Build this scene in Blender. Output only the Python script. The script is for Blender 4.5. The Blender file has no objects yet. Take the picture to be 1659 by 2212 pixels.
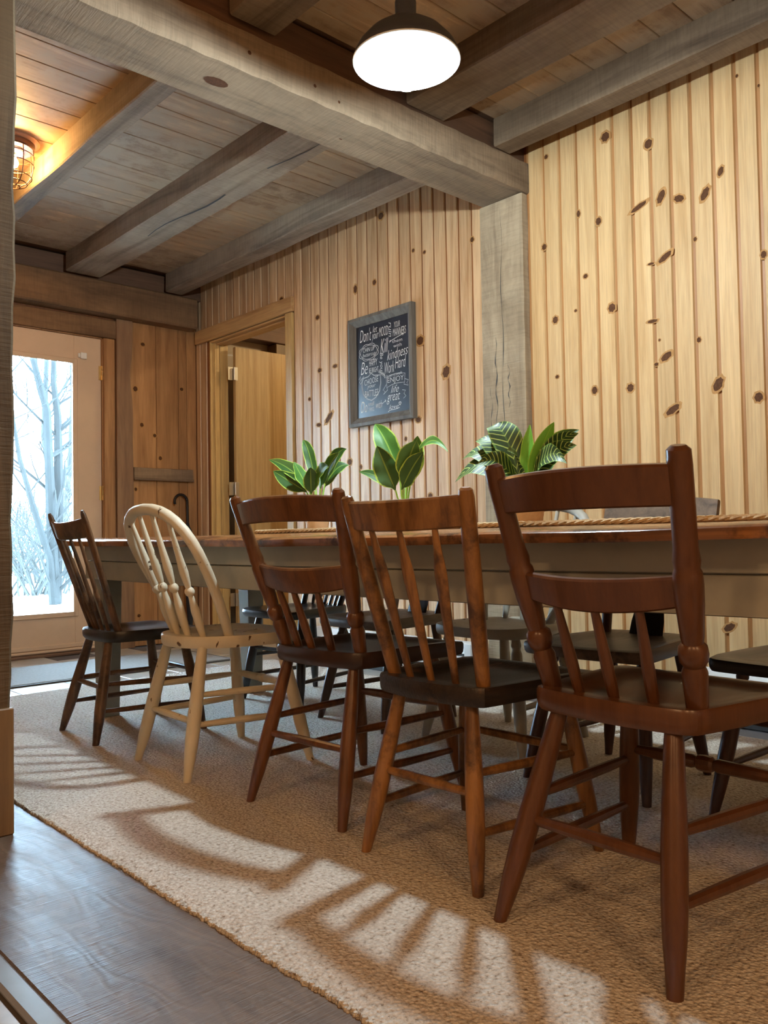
import bpy, bmesh, math, random
from mathutils import Vector, Matrix
random.seed(7)
S = bpy.context.scene
COL = S.collection
R = math.radians
# ------------------------------------------------------------------ camera
F_PX = 1807.1; YAW, PITCH, ROLL = R(-42.599), R(1.801), R(-0.951); EYE = 0.745
cam = bpy.data.objects.new('camera', bpy.data.cameras.new('camera')); COL.objects.link(cam)
fw = Vector((-math.sin(YAW)*math.cos(PITCH), math.cos(YAW)*math.cos(PITCH), math.sin(PITCH)))
rt = Vector((math.cos(YAW), math.sin(YAW), 0)); up = rt.cross(fw)
rt, up = rt*math.cos(ROLL)+up*math.sin(ROLL), -rt*math.sin(ROLL)+up*math.cos(ROLL)
cam.matrix_world = Matrix(((rt.x, up.x, -fw.x, 0), (rt.y, up.y, -fw.y, 0), (rt.z, up.z, -fw.z, EYE), (0, 0, 0, 1)))
cam.data.sensor_fit = 'VERTICAL'; cam.data.sensor_height = 32.0; cam.data.lens = F_PX/2212*32.0
cam.data.clip_start = 0.02
S.camera = cam
# ------------------------------------------------------------------ sky, exposure
W = bpy.data.worlds.new('overcast_sky'); S.world = W; W.use_nodes = True
W.node_tree.nodes['Background'].inputs[0].default_value = (0.55, 0.80, 1.0, 1)
W.node_tree.nodes['Background'].inputs[1].default_value = 56.0
S.view_settings.view_transform = 'Standard'; S.view_settings.look = 'None'
S.view_settings.exposure = 0.0; S.view_settings.gamma = 1.0
S.view_settings.use_curve_mapping = False
PENDANT_POWER = 2500; CAGE_POWER = 900; ROOM_POWER = 96; SIDE_POWER = 150
# ------------------------------------------------------------------ materials
def nmat(name):
    m = bpy.data.materials.new(name); m.use_nodes = True
    nt = m.node_tree
    return m, nt, nt.nodes['Principled BSDF']
def N(nt, t, **kw):
    n = nt.nodes.new(t)
    for k, v in kw.items():
        if k.startswith('i_'):
            key = k[2:]
            n.inputs[int(key) if key.isdigit() else key].default_value = v
        else: setattr(n, k, v)
    return n
def ramp(nt, src, stops):
    r = nt.nodes.new('ShaderNodeValToRGB'); e = r.color_ramp.elements
    while len(e) < len(stops): e.new(0.5)
    for el, (p, c) in zip(e, stops):
        el.position = p; el.color = (*c, 1) if len(c) == 3 else c
    nt.links.new(src, r.inputs[0]); return r.outputs[0]
def coords(nt, scale, rand=True):
    tc = N(nt, 'ShaderNodeTexCoord'); mp = N(nt, 'ShaderNodeMapping'); mp.inputs['Scale'].default_value = scale
    src = tc.outputs['Object']
    if rand:
        oi = N(nt, 'ShaderNodeObjectInfo'); ml = N(nt, 'ShaderNodeMath', operation='MULTIPLY'); ml.inputs[1].default_value = 37.0
        nt.links.new(oi.outputs['Random'], ml.inputs[0])
        ad = N(nt, 'ShaderNodeVectorMath', operation='ADD')
        nt.links.new(src, ad.inputs[0]); nt.links.new(ml.outputs[0], ad.inputs[1]); src = ad.outputs[0]
    nt.links.new(src, mp.inputs[0]); return mp.outputs[0]
def mixc(nt, fac, a, b, blend='MIX'):
    m = N(nt, 'ShaderNodeMix', data_type='RGBA', blend_type=blend)
    for s, i in ((fac, 0), (a, 6), (b, 7)):
        if isinstance(s, (int, float)): m.inputs[i].default_value = s
        elif isinstance(s, tuple): m.inputs[i].default_value = (*s, 1)
        else: nt.links.new(s, m.inputs[i])
    return m.outputs[2]
def wood(name, light, dark, axis='z', grain=14.0, rough=0.45, bump=0.12, dirt=None, dirt_amt=0.0, vary=0.25, spec=0.4, wide=0.6):
    """grain stretched along one local axis; every object gets its own offset and tone"""
    m, nt, b = nmat(name)
    sc = {'x': (0.7, grain, grain), 'y': (grain, 0.7, grain), 'z': (grain, grain, 0.7)}[axis]
    co = coords(nt, sc)
    n1 = N(nt, 'ShaderNodeTexNoise', i_Scale=1.6, i_Detail=6.0, i_Roughness=0.62, i_Distortion=0.9); nt.links.new(co, n1.inputs['Vector'])
    col = ramp(nt, n1.outputs[0], [(0.30, dark), (0.30+wide*0.5, light), (0.9, tuple(min(1, c*1.12) for c in light))])
    fine = N(nt, 'ShaderNodeTexNoise', i_Scale=9.0, i_Detail=3.0, i_Roughness=0.6); nt.links.new(co, fine.inputs['Vector'])
    f2 = ramp(nt, fine.outputs[0], [(0.3, (0.72,)*3), (0.6, (1,)*3)])
    col = mixc(nt, 0.55, col, f2, 'MULTIPLY')
    oi = N(nt, 'ShaderNodeObjectInfo')
    v = ramp(nt, oi.outputs['Random'], [(0, (1-vary,)*3), (1, (1+vary*0.3,)*3)])
    col = mixc(nt, 1.0, col, v, 'MULTIPLY')
    if dirt:
        co2 = coords(nt, (5, 5, 5))
        d = N(nt, 'ShaderNodeTexNoise', i_Scale=1.3, i_Detail=7.0, i_Roughness=0.7); nt.links.new(co2, d.inputs['Vector'])
        fac = ramp(nt, d.outputs[0], [(0.5-dirt_amt*0.3, (0, 0, 0)), (0.62-dirt_amt*0.2, (1, 1, 1))])
        col = mixc(nt, fac, col, dirt)
    nt.links.new(col, b.inputs['Base Color'])
    b.inputs['Roughness'].default_value = rough; b.inputs['Specular IOR Level'].default_value = spec
    bp = N(nt, 'ShaderNodeBump', i_Strength=bump, i_Distance=0.004); nt.links.new(fine.outputs[0], bp.inputs['Height'])
    nt.links.new(bp.outputs[0], b.inputs['Normal'])
    return m
def rough_timber(name, light, dark, axis, saw=90.0, rough=0.8, bump=0.35, tint=None):
    m, nt, b = nmat(name)
    g = 7.0; sc = {'x': (0.6, g, g), 'y': (g, 0.6, g), 'z': (g, g, 0.6)}[axis]
    co = coords(nt, sc)
    n1 = N(nt, 'ShaderNodeTexNoise', i_Scale=1.4, i_Detail=8.0, i_Roughness=0.68, i_Distortion=0.7); nt.links.new(co, n1.inputs['Vector'])
    col = ramp(nt, n1.outputs[0], [(0.28, dark), (0.55, light), (0.85, tuple(min(1, c*1.25) for c in light))])
    co2 = coords(nt, (2.2, 2.2, 2.2))
    n2 = N(nt, 'ShaderNodeTexNoise', i_Scale=1.0, i_Detail=5.0, i_Roughness=0.7); nt.links.new(co2, n2.inputs['Vector'])
    tone = ramp(nt, n2.outputs[0], [(0.3, (0.62, 0.6, 0.58)), (0.6, (1, 1, 1))])
    col = mixc(nt, 0.8, col, tone, 'MULTIPLY')
    ss = {'x': (saw, 8, 8), 'y': (8, saw, 8), 'z': (8, 8, saw)}[axis]
    co3 = coords(nt, ss)
    n3 = N(nt, 'ShaderNodeTexNoise', i_Scale=1.0, i_Detail=3.0, i_Roughness=0.6, i_Distortion=0.3); nt.links.new(co3, n3.inputs['Vector'])
    col = mixc(nt, 0.35, col, ramp(nt, n3.outputs[0], [(0.3, (0.6,)*3), (0.6, (1.05,)*3)]), 'MULTIPLY')
    nt.links.new(col, b.inputs['Base Color']); b.inputs['Roughness'].default_value = rough
    b.inputs['Specular IOR Level'].default_value = 0.25
    ad = N(nt, 'ShaderNodeMath', operation='ADD'); nt.links.new(n1.outputs[0], ad.inputs[0]); nt.links.new(n3.outputs[0], ad.inputs[1])
    bp = N(nt, 'ShaderNodeBump', i_Strength=bump, i_Distance=0.006); nt.links.new(ad.outputs[0], bp.inputs['Height'])
    nt.links.new(bp.outputs[0], b.inputs['Normal'])
    return m
def plain(name, col, rough=0.5, metal=0.0, spec=0.5, noise=0.0, nscale=8.0, bump=0.0):
    m, nt, b = nmat(name)
    b.inputs['Base Color'].default_value = (*col, 1); b.inputs['Roughness'].default_value = rough
    b.inputs['Metallic'].default_value = metal; b.inputs['Specular IOR Level'].default_value = spec
    if noise or bump:
        n = N(nt, 'ShaderNodeTexNoise', i_Scale=1.0, i_Detail=5.0, i_Roughness=0.65); nt.links.new(coords(nt, (nscale,)*3), n.inputs['Vector'])
        if noise:
            c = mixc(nt, 1.0, col, ramp(nt, n.outputs[0], [(0.3, (1-noise,)*3), (0.7, (1+noise*0.4,)*3)]), 'MULTIPLY')
            nt.links.new(c, b.inputs['Base Color'])
        if bump:
            bp = N(nt, 'ShaderNodeBump', i_Strength=bump, i_Distance=0.004); nt.links.new(n.outputs[0], bp.inputs['Height']); nt.links.new(bp.outputs[0], b.inputs['Normal'])
    return m
def chipped(name, paint, under, amt=0.30, rough=0.5):
    m, nt, b = nmat(name)
    n = N(nt, 'ShaderNodeTexNoise', i_Scale=1.0, i_Detail=4.0, i_Roughness=0.55, i_Distortion=0.5); nt.links.new(coords(nt, (26, 26, 15)), n.inputs['Vector'])
    fac = ramp(nt, n.outputs[0], [(amt-0.012, (1, 1, 1)), (amt+0.012, (0, 0, 0))])
    n2 = N(nt, 'ShaderNodeTexNoise', i_Scale=1.0, i_Detail=5.0); nt.links.new(coords(nt, (9, 9, 5)), n2.inputs['Vector'])
    p = mixc(nt, 1.0, paint, ramp(nt, n2.outputs[0], [(0.3, (0.82, 0.8, 0.74)), (0.6, (1, 1, 1))]), 'MULTIPLY')
    nt.links.new(mixc(nt, fac, p, under), b.inputs['Base Color']); b.inputs['Roughness'].default_value = rough
    return m
def glow(name, col, strength):
    m, nt, b = nmat(name)
    b.inputs['Base Color'].default_value = (*col, 1); b.inputs['Emission Color'].default_value = (*col, 1); b.inputs['Emission Strength'].default_value = strength
    return m
def glass(name, tint=(0.96, 0.98, 1.0), ior=1.45):
    m, nt, b = nmat(name); nt.nodes.remove(b); out = nt.nodes['Material Output']
    t = N(nt, 'ShaderNodeBsdfTransparent'); t.inputs[0].default_value = (*tint, 1)
    g = N(nt, 'ShaderNodeBsdfGlossy'); g.inputs['Roughness'].default_value = 0.02
    f = N(nt, 'ShaderNodeFresnel', i_IOR=ior); mx = N(nt, 'ShaderNodeMixShader')
    nt.links.new(f.outputs[0], mx.inputs[0]); nt.links.new(t.outputs[0], mx.inputs[1]); nt.links.new(g.outputs[0], mx.inputs[2]); nt.links.new(mx.outputs[0], out.inputs[0])
    return m
M = {}
M['pine'] = wood('pale_knotty_pine', (0.62, 0.41, 0.20), (0.49, 0.295, 0.125), 'z', 16, 0.55, 0.05, vary=0.12, spec=0.25)
M['pine_groove'] = wood('pine_groove_stain', (0.42, 0.20, 0.07), (0.30, 0.13, 0.04), 'z', 12, 0.5, 0.05, vary=0.0)
M['pine_amber'] = wood('aged_amber_pine', (0.68, 0.44, 0.24), (0.43, 0.225, 0.095), 'z', 15, 0.45, 0.06, vary=0.18, spec=0.3)
M['amber_groove'] = wood('amber_groove_stain', (0.26, 0.09, 0.025), (0.15, 0.05, 0.015), 'z', 12, 0.5, 0.05, vary=0.0)
M['pine_back'] = wood('brown_stained_pine', (0.44, 0.22, 0.085), (0.26, 0.115, 0.04), 'z', 9, 0.42, 0.06, vary=0.15)
M['trim_pine'] = wood('trim_pine', (0.60, 0.36, 0.15), (0.38, 0.19, 0.07), 'y', 14, 0.42, 0.08, vary=0.05)
M['jamb_pine'] = wood('jamb_pine', (0.62, 0.40, 0.15), (0.42, 0.24, 0.08), 'z', 14, 0.45, 0.08, vary=0.1)
M['oak_door'] = wood('oak_veneer', (0.50, 0.33, 0.14), (0.38, 0.22, 0.08), 'z', 22, 0.5, 0.05, vary=0.0)
M['ceil'] = wood('ceiling_pine', (0.50, 0.33, 0.19), (0.25, 0.14, 0.07), 'x', 9, 0.6, 0.15, dirt=(0.36, 0.255, 0.16), dirt_amt=0.25, vary=0.35)
M['timber_x'] = rough_timber('rough_timber_across', (0.29, 0.21, 0.135), (0.125, 0.085, 0.053), 'x')
M['timber_y'] = rough_timber('rough_timber_along', (0.34, 0.265, 0.19), (0.15, 0.105, 0.07), 'y')
M['timber_y_shaded'] = rough_timber('shaded_timber_along', (0.215, 0.15, 0.094), (0.095, 0.062, 0.038), 'y')  # joist timber darkened: shade above the pendant painted into the front-bay joists
M['timber_z'] = rough_timber('rough_timber_upright', (0.40, 0.31, 0.20), (0.19, 0.135, 0.085), 'z', bump=0.45)
M['header'] = rough_timber('brown_header_timber', (0.22, 0.125, 0.062), (0.10, 0.055, 0.028), 'x')
M['fascia'] = wood('dark_blocking_board', (0.17, 0.085, 0.045), (0.09, 0.045, 0.025), 'x', 9, 0.6, 0.05, vary=0.1)
M['jamb_post'] = rough_timber('weathered_post', (0.115, 0.075, 0.038), (0.04, 0.025, 0.013), 'z', saw=110, bump=0.4)
M['plinth'] = wood('plinth_pine', (0.25, 0.15, 0.065), (0.17, 0.095, 0.04), 'z', 10, 0.5, 0.08)
M['sill'] = rough_timber('dark_sawn_threshold', (0.115, 0.08, 0.058), (0.05, 0.033, 0.023), 'y', saw=70, rough=0.36, bump=0.6)
def sill_mat():
    m, nt, b = nmat('sawn_threshold_plank')
    tc = coords(nt, (1, 1, 1), False)
    n0 = N(nt, 'ShaderNodeTexNoise', i_Scale=1.0, i_Detail=3.0, i_Roughness=0.5); mp = coords(nt, (5.5, 1.7, 1), False); nt.links.new(mp, n0.inputs['Vector'])
    ml = N(nt, 'ShaderNodeMath', operation='MULTIPLY'); nt.links.new(n0.outputs[0], ml.inputs[0]); ml.inputs[1].default_value = 85.0
    si = N(nt, 'ShaderNodeMath', operation='SINE'); nt.links.new(ml.outputs[0], si.inputs[0])
    ring = ramp(nt, si.outputs[0], [(0.0, (0.55,)*3), (0.5, (1, 1, 1)), (1, (1, 1, 1))])
    n1 = N(nt, 'ShaderNodeTexNoise', i_Scale=1.0, i_Detail=6.0, i_Roughness=0.65); nt.links.new(coords(nt, (14, 3, 1), False), n1.inputs['Vector'])
    col = ramp(nt, n1.outputs[0], [(0.3, (0.085, 0.056, 0.038)), (0.65, (0.175, 0.122, 0.085))])
    col = mixc(nt, 0.3, col, ring, 'MULTIPLY'); b.inputs['Specular IOR Level'].default_value = 0.3
    n2 = N(nt, 'ShaderNodeTexNoise', i_Scale=1.0, i_Detail=4.0, i_Roughness=0.6, i_Distortion=0.4); nt.links.new(coords(nt, (4, 190, 1), False), n2.inputs['Vector'])
    nt.links.new(col, b.inputs['Base Color'])
    nt.links.new(ramp(nt, n1.outputs[0], [(0.3, (0.33,)*3), (0.7, (0.52,)*3)]), b.inputs['Roughness'])
    ad = N(nt, 'ShaderNodeMath', operation='MULTIPLY_ADD'); nt.links.new(si.outputs[0], ad.inputs[0]); ad.inputs[1].default_value = 0.07; nt.links.new(n2.outputs[0], ad.inputs[2])
    bp = N(nt, 'ShaderNodeBump', i_Strength=0.5, i_Distance=0.004); nt.links.new(ad.outputs[0], bp.inputs['Height']); nt.links.new(bp.outputs[0], b.inputs['Normal'])
    return m
M['sill'] = sill_mat()
M['live'] = wood('live_edge_slab', (0.36, 0.20, 0.10), (0.20, 0.10, 0.05), 'z', 7, 0.5, 0.1)
M['rail_wood'] = rough_timber('weathered_rail', (0.26, 0.17, 0.10), (0.12, 0.075, 0.045), 'x')
M['door_paint'] = plain('tan_painted_door', (0.62, 0.43, 0.28), 0.55, noise=0.06)
M['brass'] = plain('brass', (0.75, 0.52, 0.22), 0.3, 1.0)
M['steel'] = plain('brushed_steel', (0.65, 0.62, 0.55), 0.35, 1.0)
M['strip'] = plain('grey_edging', (0.20, 0.19, 0.18), 0.42, 0.0, noise=0.15)
M['white_plastic'] = plain('white_plastic', (0.75, 0.72, 0.66), 0.4)
M['glass'] = glass('window_glass')
M['lampglass'] = glass('clear_lamp_glass', (0.99, 0.97, 0.92))
M['plaster'] = plain('warm_plaster', (0.62, 0.52, 0.40), 0.9, noise=0.05)
M['tile'] = plain('pale_floor_tile', (0.42, 0.38, 0.33), 0.28, noise=0.3, nscale=5)
M['grout'] = plain('dark_grout', (0.10, 0.08, 0.07), 0.9)
M['mat'] = plain('grey_door_mat', (0.26, 0.25, 0.24), 0.95, noise=0.2, nscale=60, bump=0.5)
M['mat_edge'] = plain('mat_rubber_edge', (0.05, 0.045, 0.04), 0.8)
M['heater'] = plain('white_enamel_heater', (0.70, 0.70, 0.68), 0.35)
M['heater_dark'] = plain('heater_dark_slot', (0.03, 0.03, 0.03), 0.7)
M['knot'] = plain('pine_knot', (0.10, 0.042, 0.018), 0.75, spec=0.1, noise=0.4, nscale=120)
M['knot_halo'] = plain('pine_knot_halo', (0.42, 0.22, 0.08), 0.75, spec=0.1, noise=0.3, nscale=90)
M['apron'] = plain('sage_grey_paint', (0.40, 0.395, 0.33), 0.5, noise=0.15, nscale=6)
M['table_leg'] = plain('dark_sage_paint', (0.27, 0.26, 0.21), 0.55, noise=0.15)
M['tabletop'] = wood('worn_varnished_plank', (0.36, 0.155, 0.055), (0.09, 0.034, 0.014), 'y', 12, 0.2, 0.12, dirt=(0.06, 0.028, 0.015), dirt_amt=0.05, spec=0.6, wide=0.5)
M['rope'] = plain('jute_rope', (0.60, 0.44, 0.24), 0.9, noise=0.3, nscale=150, bump=0.6)
M['terracotta'] = plain('whitewashed_terracotta', (0.60, 0.40, 0.26), 0.85, noise=0.2, nscale=25)
M['terracotta2'] = plain('plain_terracotta', (0.55, 0.33, 0.18), 0.85, noise=0.2, nscale=25)
M['soil'] = plain('potting_soil', (0.05, 0.035, 0.025), 1.0, noise=0.4, nscale=80, bump=0.8)
M['black_gloss'] = plain('black_gloss', (0.012, 0.012, 0.014), 0.22)
M['black_cloth'] = plain('black_umbrella_cloth', (0.015, 0.015, 0.017), 0.8)
M['frame_wood'] = wood('grey_barnwood_frame', (0.17, 0.145, 0.115), (0.085, 0.07, 0.055), 'z', 16, 0.7, 0.3, vary=0.15)
M['slate'] = plain('blackboard_paint', (0.013, 0.016, 0.024), 0.30, noise=0.15, nscale=6)
M['chalk'] = plain('chalk', (0.72, 0.70, 0.64), 0.95)
M['bronze'] = plain('oiled_bronze', (0.10, 0.05, 0.03), 0.4, 0.7)
M['copper'] = plain('copper_ring', (0.36, 0.19, 0.12), 0.45, 0.5)
M['galv'] = plain('dark_enamel', (0.06, 0.06, 0.065), 0.45)
M['enamel'] = plain('white_enamel', (0.80, 0.82, 0.84), 0.35)
M['bulb'] = glow('cool_bulb', (0.76, 0.92, 1.0), PENDANT_POWER)
M['warm_bulb'] = glow('amber_bulb', (1.0, 0.56, 0.20), CAGE_POWER)
M['dome'] = glow('warm_lamp_dome', (1.0, 0.57, 0.265), ROOM_POWER)
M['side_dome'] = glow('side_room_lamp', (1.0, 0.78, 0.45), SIDE_POWER)
M['snow'] = plain('pale_frosted_ground', (0.75, 0.75, 0.72), 0.95)
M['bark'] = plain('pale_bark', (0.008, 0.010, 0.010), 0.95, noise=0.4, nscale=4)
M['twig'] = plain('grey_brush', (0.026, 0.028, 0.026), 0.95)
M['stone'] = plain('boulder_stone', (0.28, 0.28, 0.27), 0.9, noise=0.3)
# chair finishes
M['c1_wood'] = wood('worn_walnut_finish', (0.19, 0.095, 0.042), (0.075, 0.035, 0.016), 'z', 16, 0.4, 0.08, dirt=(0.05, 0.026, 0.014), dirt_amt=0.1, vary=0.1)
M['c1_seat'] = plain('black_worn_seat', (0.022, 0.018, 0.016), 0.33, noise=0.3, nscale=12)
M['cream'] = chipped('chipped_cream_paint', (0.68, 0.61, 0.46), (0.10, 0.055, 0.025), 0.325)
M['c3_wood'] = wood('chestnut_varnish', (0.17, 0.066, 0.021), (0.06, 0.022, 0.008), 'z', 15, 0.28, 0.06, vary=0.1, spec=0.5)
M['c3_seat'] = plain('dark_umber_seat', (0.040, 0.017, 0.010), 0.35, noise=0.35, nscale=14)
M['c4_wood'] = wood('honey_oak_varnish', (0.32, 0.150, 0.045), (0.105, 0.042, 0.012), 'z', 15, 0.32, 0.08, dirt=(0.075, 0.035, 0.015), dirt_amt=0.02, vary=0.12, spec=0.5)
M['c4_seat'] = wood('black_worn_oak_seat', (0.030, 0.019, 0.013), (0.010, 0.008, 0.007), 'x', 18, 0.35, 0.3, dirt=(0.10, 0.048, 0.022), dirt_amt=-0.25, vary=0.0)
M['c5_wood'] = wood('russet_brown_finish', (0.120, 0.047, 0.018), (0.080, 0.029, 0.011), 'z', 14, 0.28, 0.04, vary=0.06, spec=0.45)
M['black_paint'] = plain('black_chair_paint', (0.013, 0.011, 0.012), 0.28, noise=0.2)
M['dark_brown'] = wood('dark_brown_finish', (0.07, 0.035, 0.02), (0.03, 0.015, 0.01), 'z', 12, 0.4, 0.05)
M['grey_paint'] = chipped('worn_grey_paint', (0.34, 0.32, 0.27), (0.08, 0.05, 0.03), 0.31)
M['grey_brown'] = wood('grey_brown_worn', (0.16, 0.105, 0.065), (0.06, 0.04, 0.026), 'x', 12, 0.45, 0.08)
M['red_brown'] = wood('red_brown_leg', (0.085, 0.03, 0.018), (0.035, 0.013, 0.009), 'z', 12, 0.35, 0.05)
def rug_mat():
    m, nt, b = nmat('looped_wool')
    co = coords(nt, (1, 1, 1), False)
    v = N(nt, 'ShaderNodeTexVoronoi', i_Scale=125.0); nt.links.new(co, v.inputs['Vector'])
    n = N(nt, 'ShaderNodeTexNoise', i_Scale=95.0, i_Detail=4.0, i_Roughness=0.7); nt.links.new(co, n.inputs['Vector'])
    n2 = N(nt, 'ShaderNodeTexNoise', i_Scale=3.0, i_Detail=4.0); nt.links.new(co, n2.inputs['Vector'])
    c = ramp(nt, n.outputs[0], [(0.30, (0.28, 0.21, 0.15)), (0.45, (0.66, 0.595, 0.51)), (0.62, (0.80, 0.76, 0.69))])
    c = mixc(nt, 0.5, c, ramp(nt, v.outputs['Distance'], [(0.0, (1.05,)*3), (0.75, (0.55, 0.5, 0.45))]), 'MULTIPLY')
    c = mixc(nt, 0.4, c, ramp(nt, n2.outputs[0], [(0.3, (0.8,)*3), (0.7, (1.1,)*3)]), 'MULTIPLY')
    nt.links.new(c, b.inputs['Base Color']); b.inputs['Roughness'].default_value = 1.0; b.inputs['Specular IOR Level'].default_value = 0.1
    iv = N(nt, 'ShaderNodeMath', operation='SUBTRACT'); iv.inputs[0].default_value = 1.0; nt.links.new(v.outputs['Distance'], iv.inputs[1])
    ad = N(nt, 'ShaderNodeMath', operation='ADD'); nt.links.new(iv.outputs[0], ad.inputs[0]); nt.links.new(n.outputs[0], ad.inputs[1])
    bp = N(nt, 'ShaderNodeBump', i_Strength=0.8, i_Distance=0.006); nt.links.new(ad.outputs[0], bp.inputs['Height']); nt.links.new(bp.outputs[0], b.inputs['Normal'])
    return m
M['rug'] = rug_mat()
def leaf_mat(name, base, edge, stripe=None):
    m, nt, b = nmat(name)
    uv = N(nt, 'ShaderNodeUVMap'); sp = N(nt, 'ShaderNodeSeparateXYZ'); nt.links.new(uv.outputs[0], sp.inputs[0])
    a = N(nt, 'ShaderNodeMath', operation='SUBTRACT'); nt.links.new(sp.outputs[0], a.inputs[0]); a.inputs[1].default_value = 0.5
    ab = N(nt, 'ShaderNodeMath', operation='ABSOLUTE'); nt.links.new(a.outputs[0], ab.inputs[0])     # 0 at midrib, .5 at edge
    no = N(nt, 'ShaderNodeTexNoise', i_Scale=7.0, i_Detail=3.0); nt.links.new(uv.outputs[0], no.inputs['Vector'])
    w = N(nt, 'ShaderNodeMath', operation='MULTIPLY_ADD'); nt.links.new(no.outputs[0], w.inputs[0]); w.inputs[1].default_value = 0.16; nt.links.new(ab.outputs[0], w.inputs[2])
    fac = ramp(nt, w.outputs[0], [(0.505, (0, 0, 0)), (0.535, (1, 1, 1))])
    col = mixc(nt, fac, base, edge)
    rib = ramp(nt, ab.outputs[0], [(0.015, (1, 1, 1)), (0.04, (0, 0, 0))])
    col = mixc(nt, rib, col, tuple(x*0.5+y*0.5 for x, y in zip(base, edge)))
    if stripe:
        k = N(nt, 'ShaderNodeMath', operation='MULTIPLY_ADD'); nt.links.new(ab.outputs[0], k.inputs[0]); k.inputs[1].default_value = -0.30; nt.links.new(sp.outputs[1], k.inputs[2])
        s = N(nt, 'ShaderNodeMath', operation='MULTIPLY'); nt.links.new(k.outputs[0], s.inputs[0]); s.inputs[1].default_value = 70.0
        si = N(nt, 'ShaderNodeMath', operation='SINE'); nt.links.new(s.outputs[0], si.inputs[0])
        f2 = ramp(nt, si.outputs[0], [(0.72, (0, 0, 0)), (0.92, (1, 1, 1))])
        col = mixc(nt, f2, col, stripe)
    nt.links.new(col, b.inputs['Base Color']); b.inputs['Roughness'].default_value = 0.5
    return m
M['leaf'] = leaf_mat('variegated_leaf', (0.030, 0.095, 0.016), (0.36, 0.52, 0.07))
M['leaf2'] = leaf_mat('bright_variegated_leaf', (0.055, 0.17, 0.022), (0.42, 0.60, 0.09))
M['zebra'] = leaf_mat('striped_leaf', (0.020, 0.060, 0.014), (0.10, 0.22, 0.04), (0.42, 0.56, 0.14))
M['leaf_young'] = leaf_mat('young_leaf', (0.16, 0.42, 0.04), (0.35, 0.60, 0.08))
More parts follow.
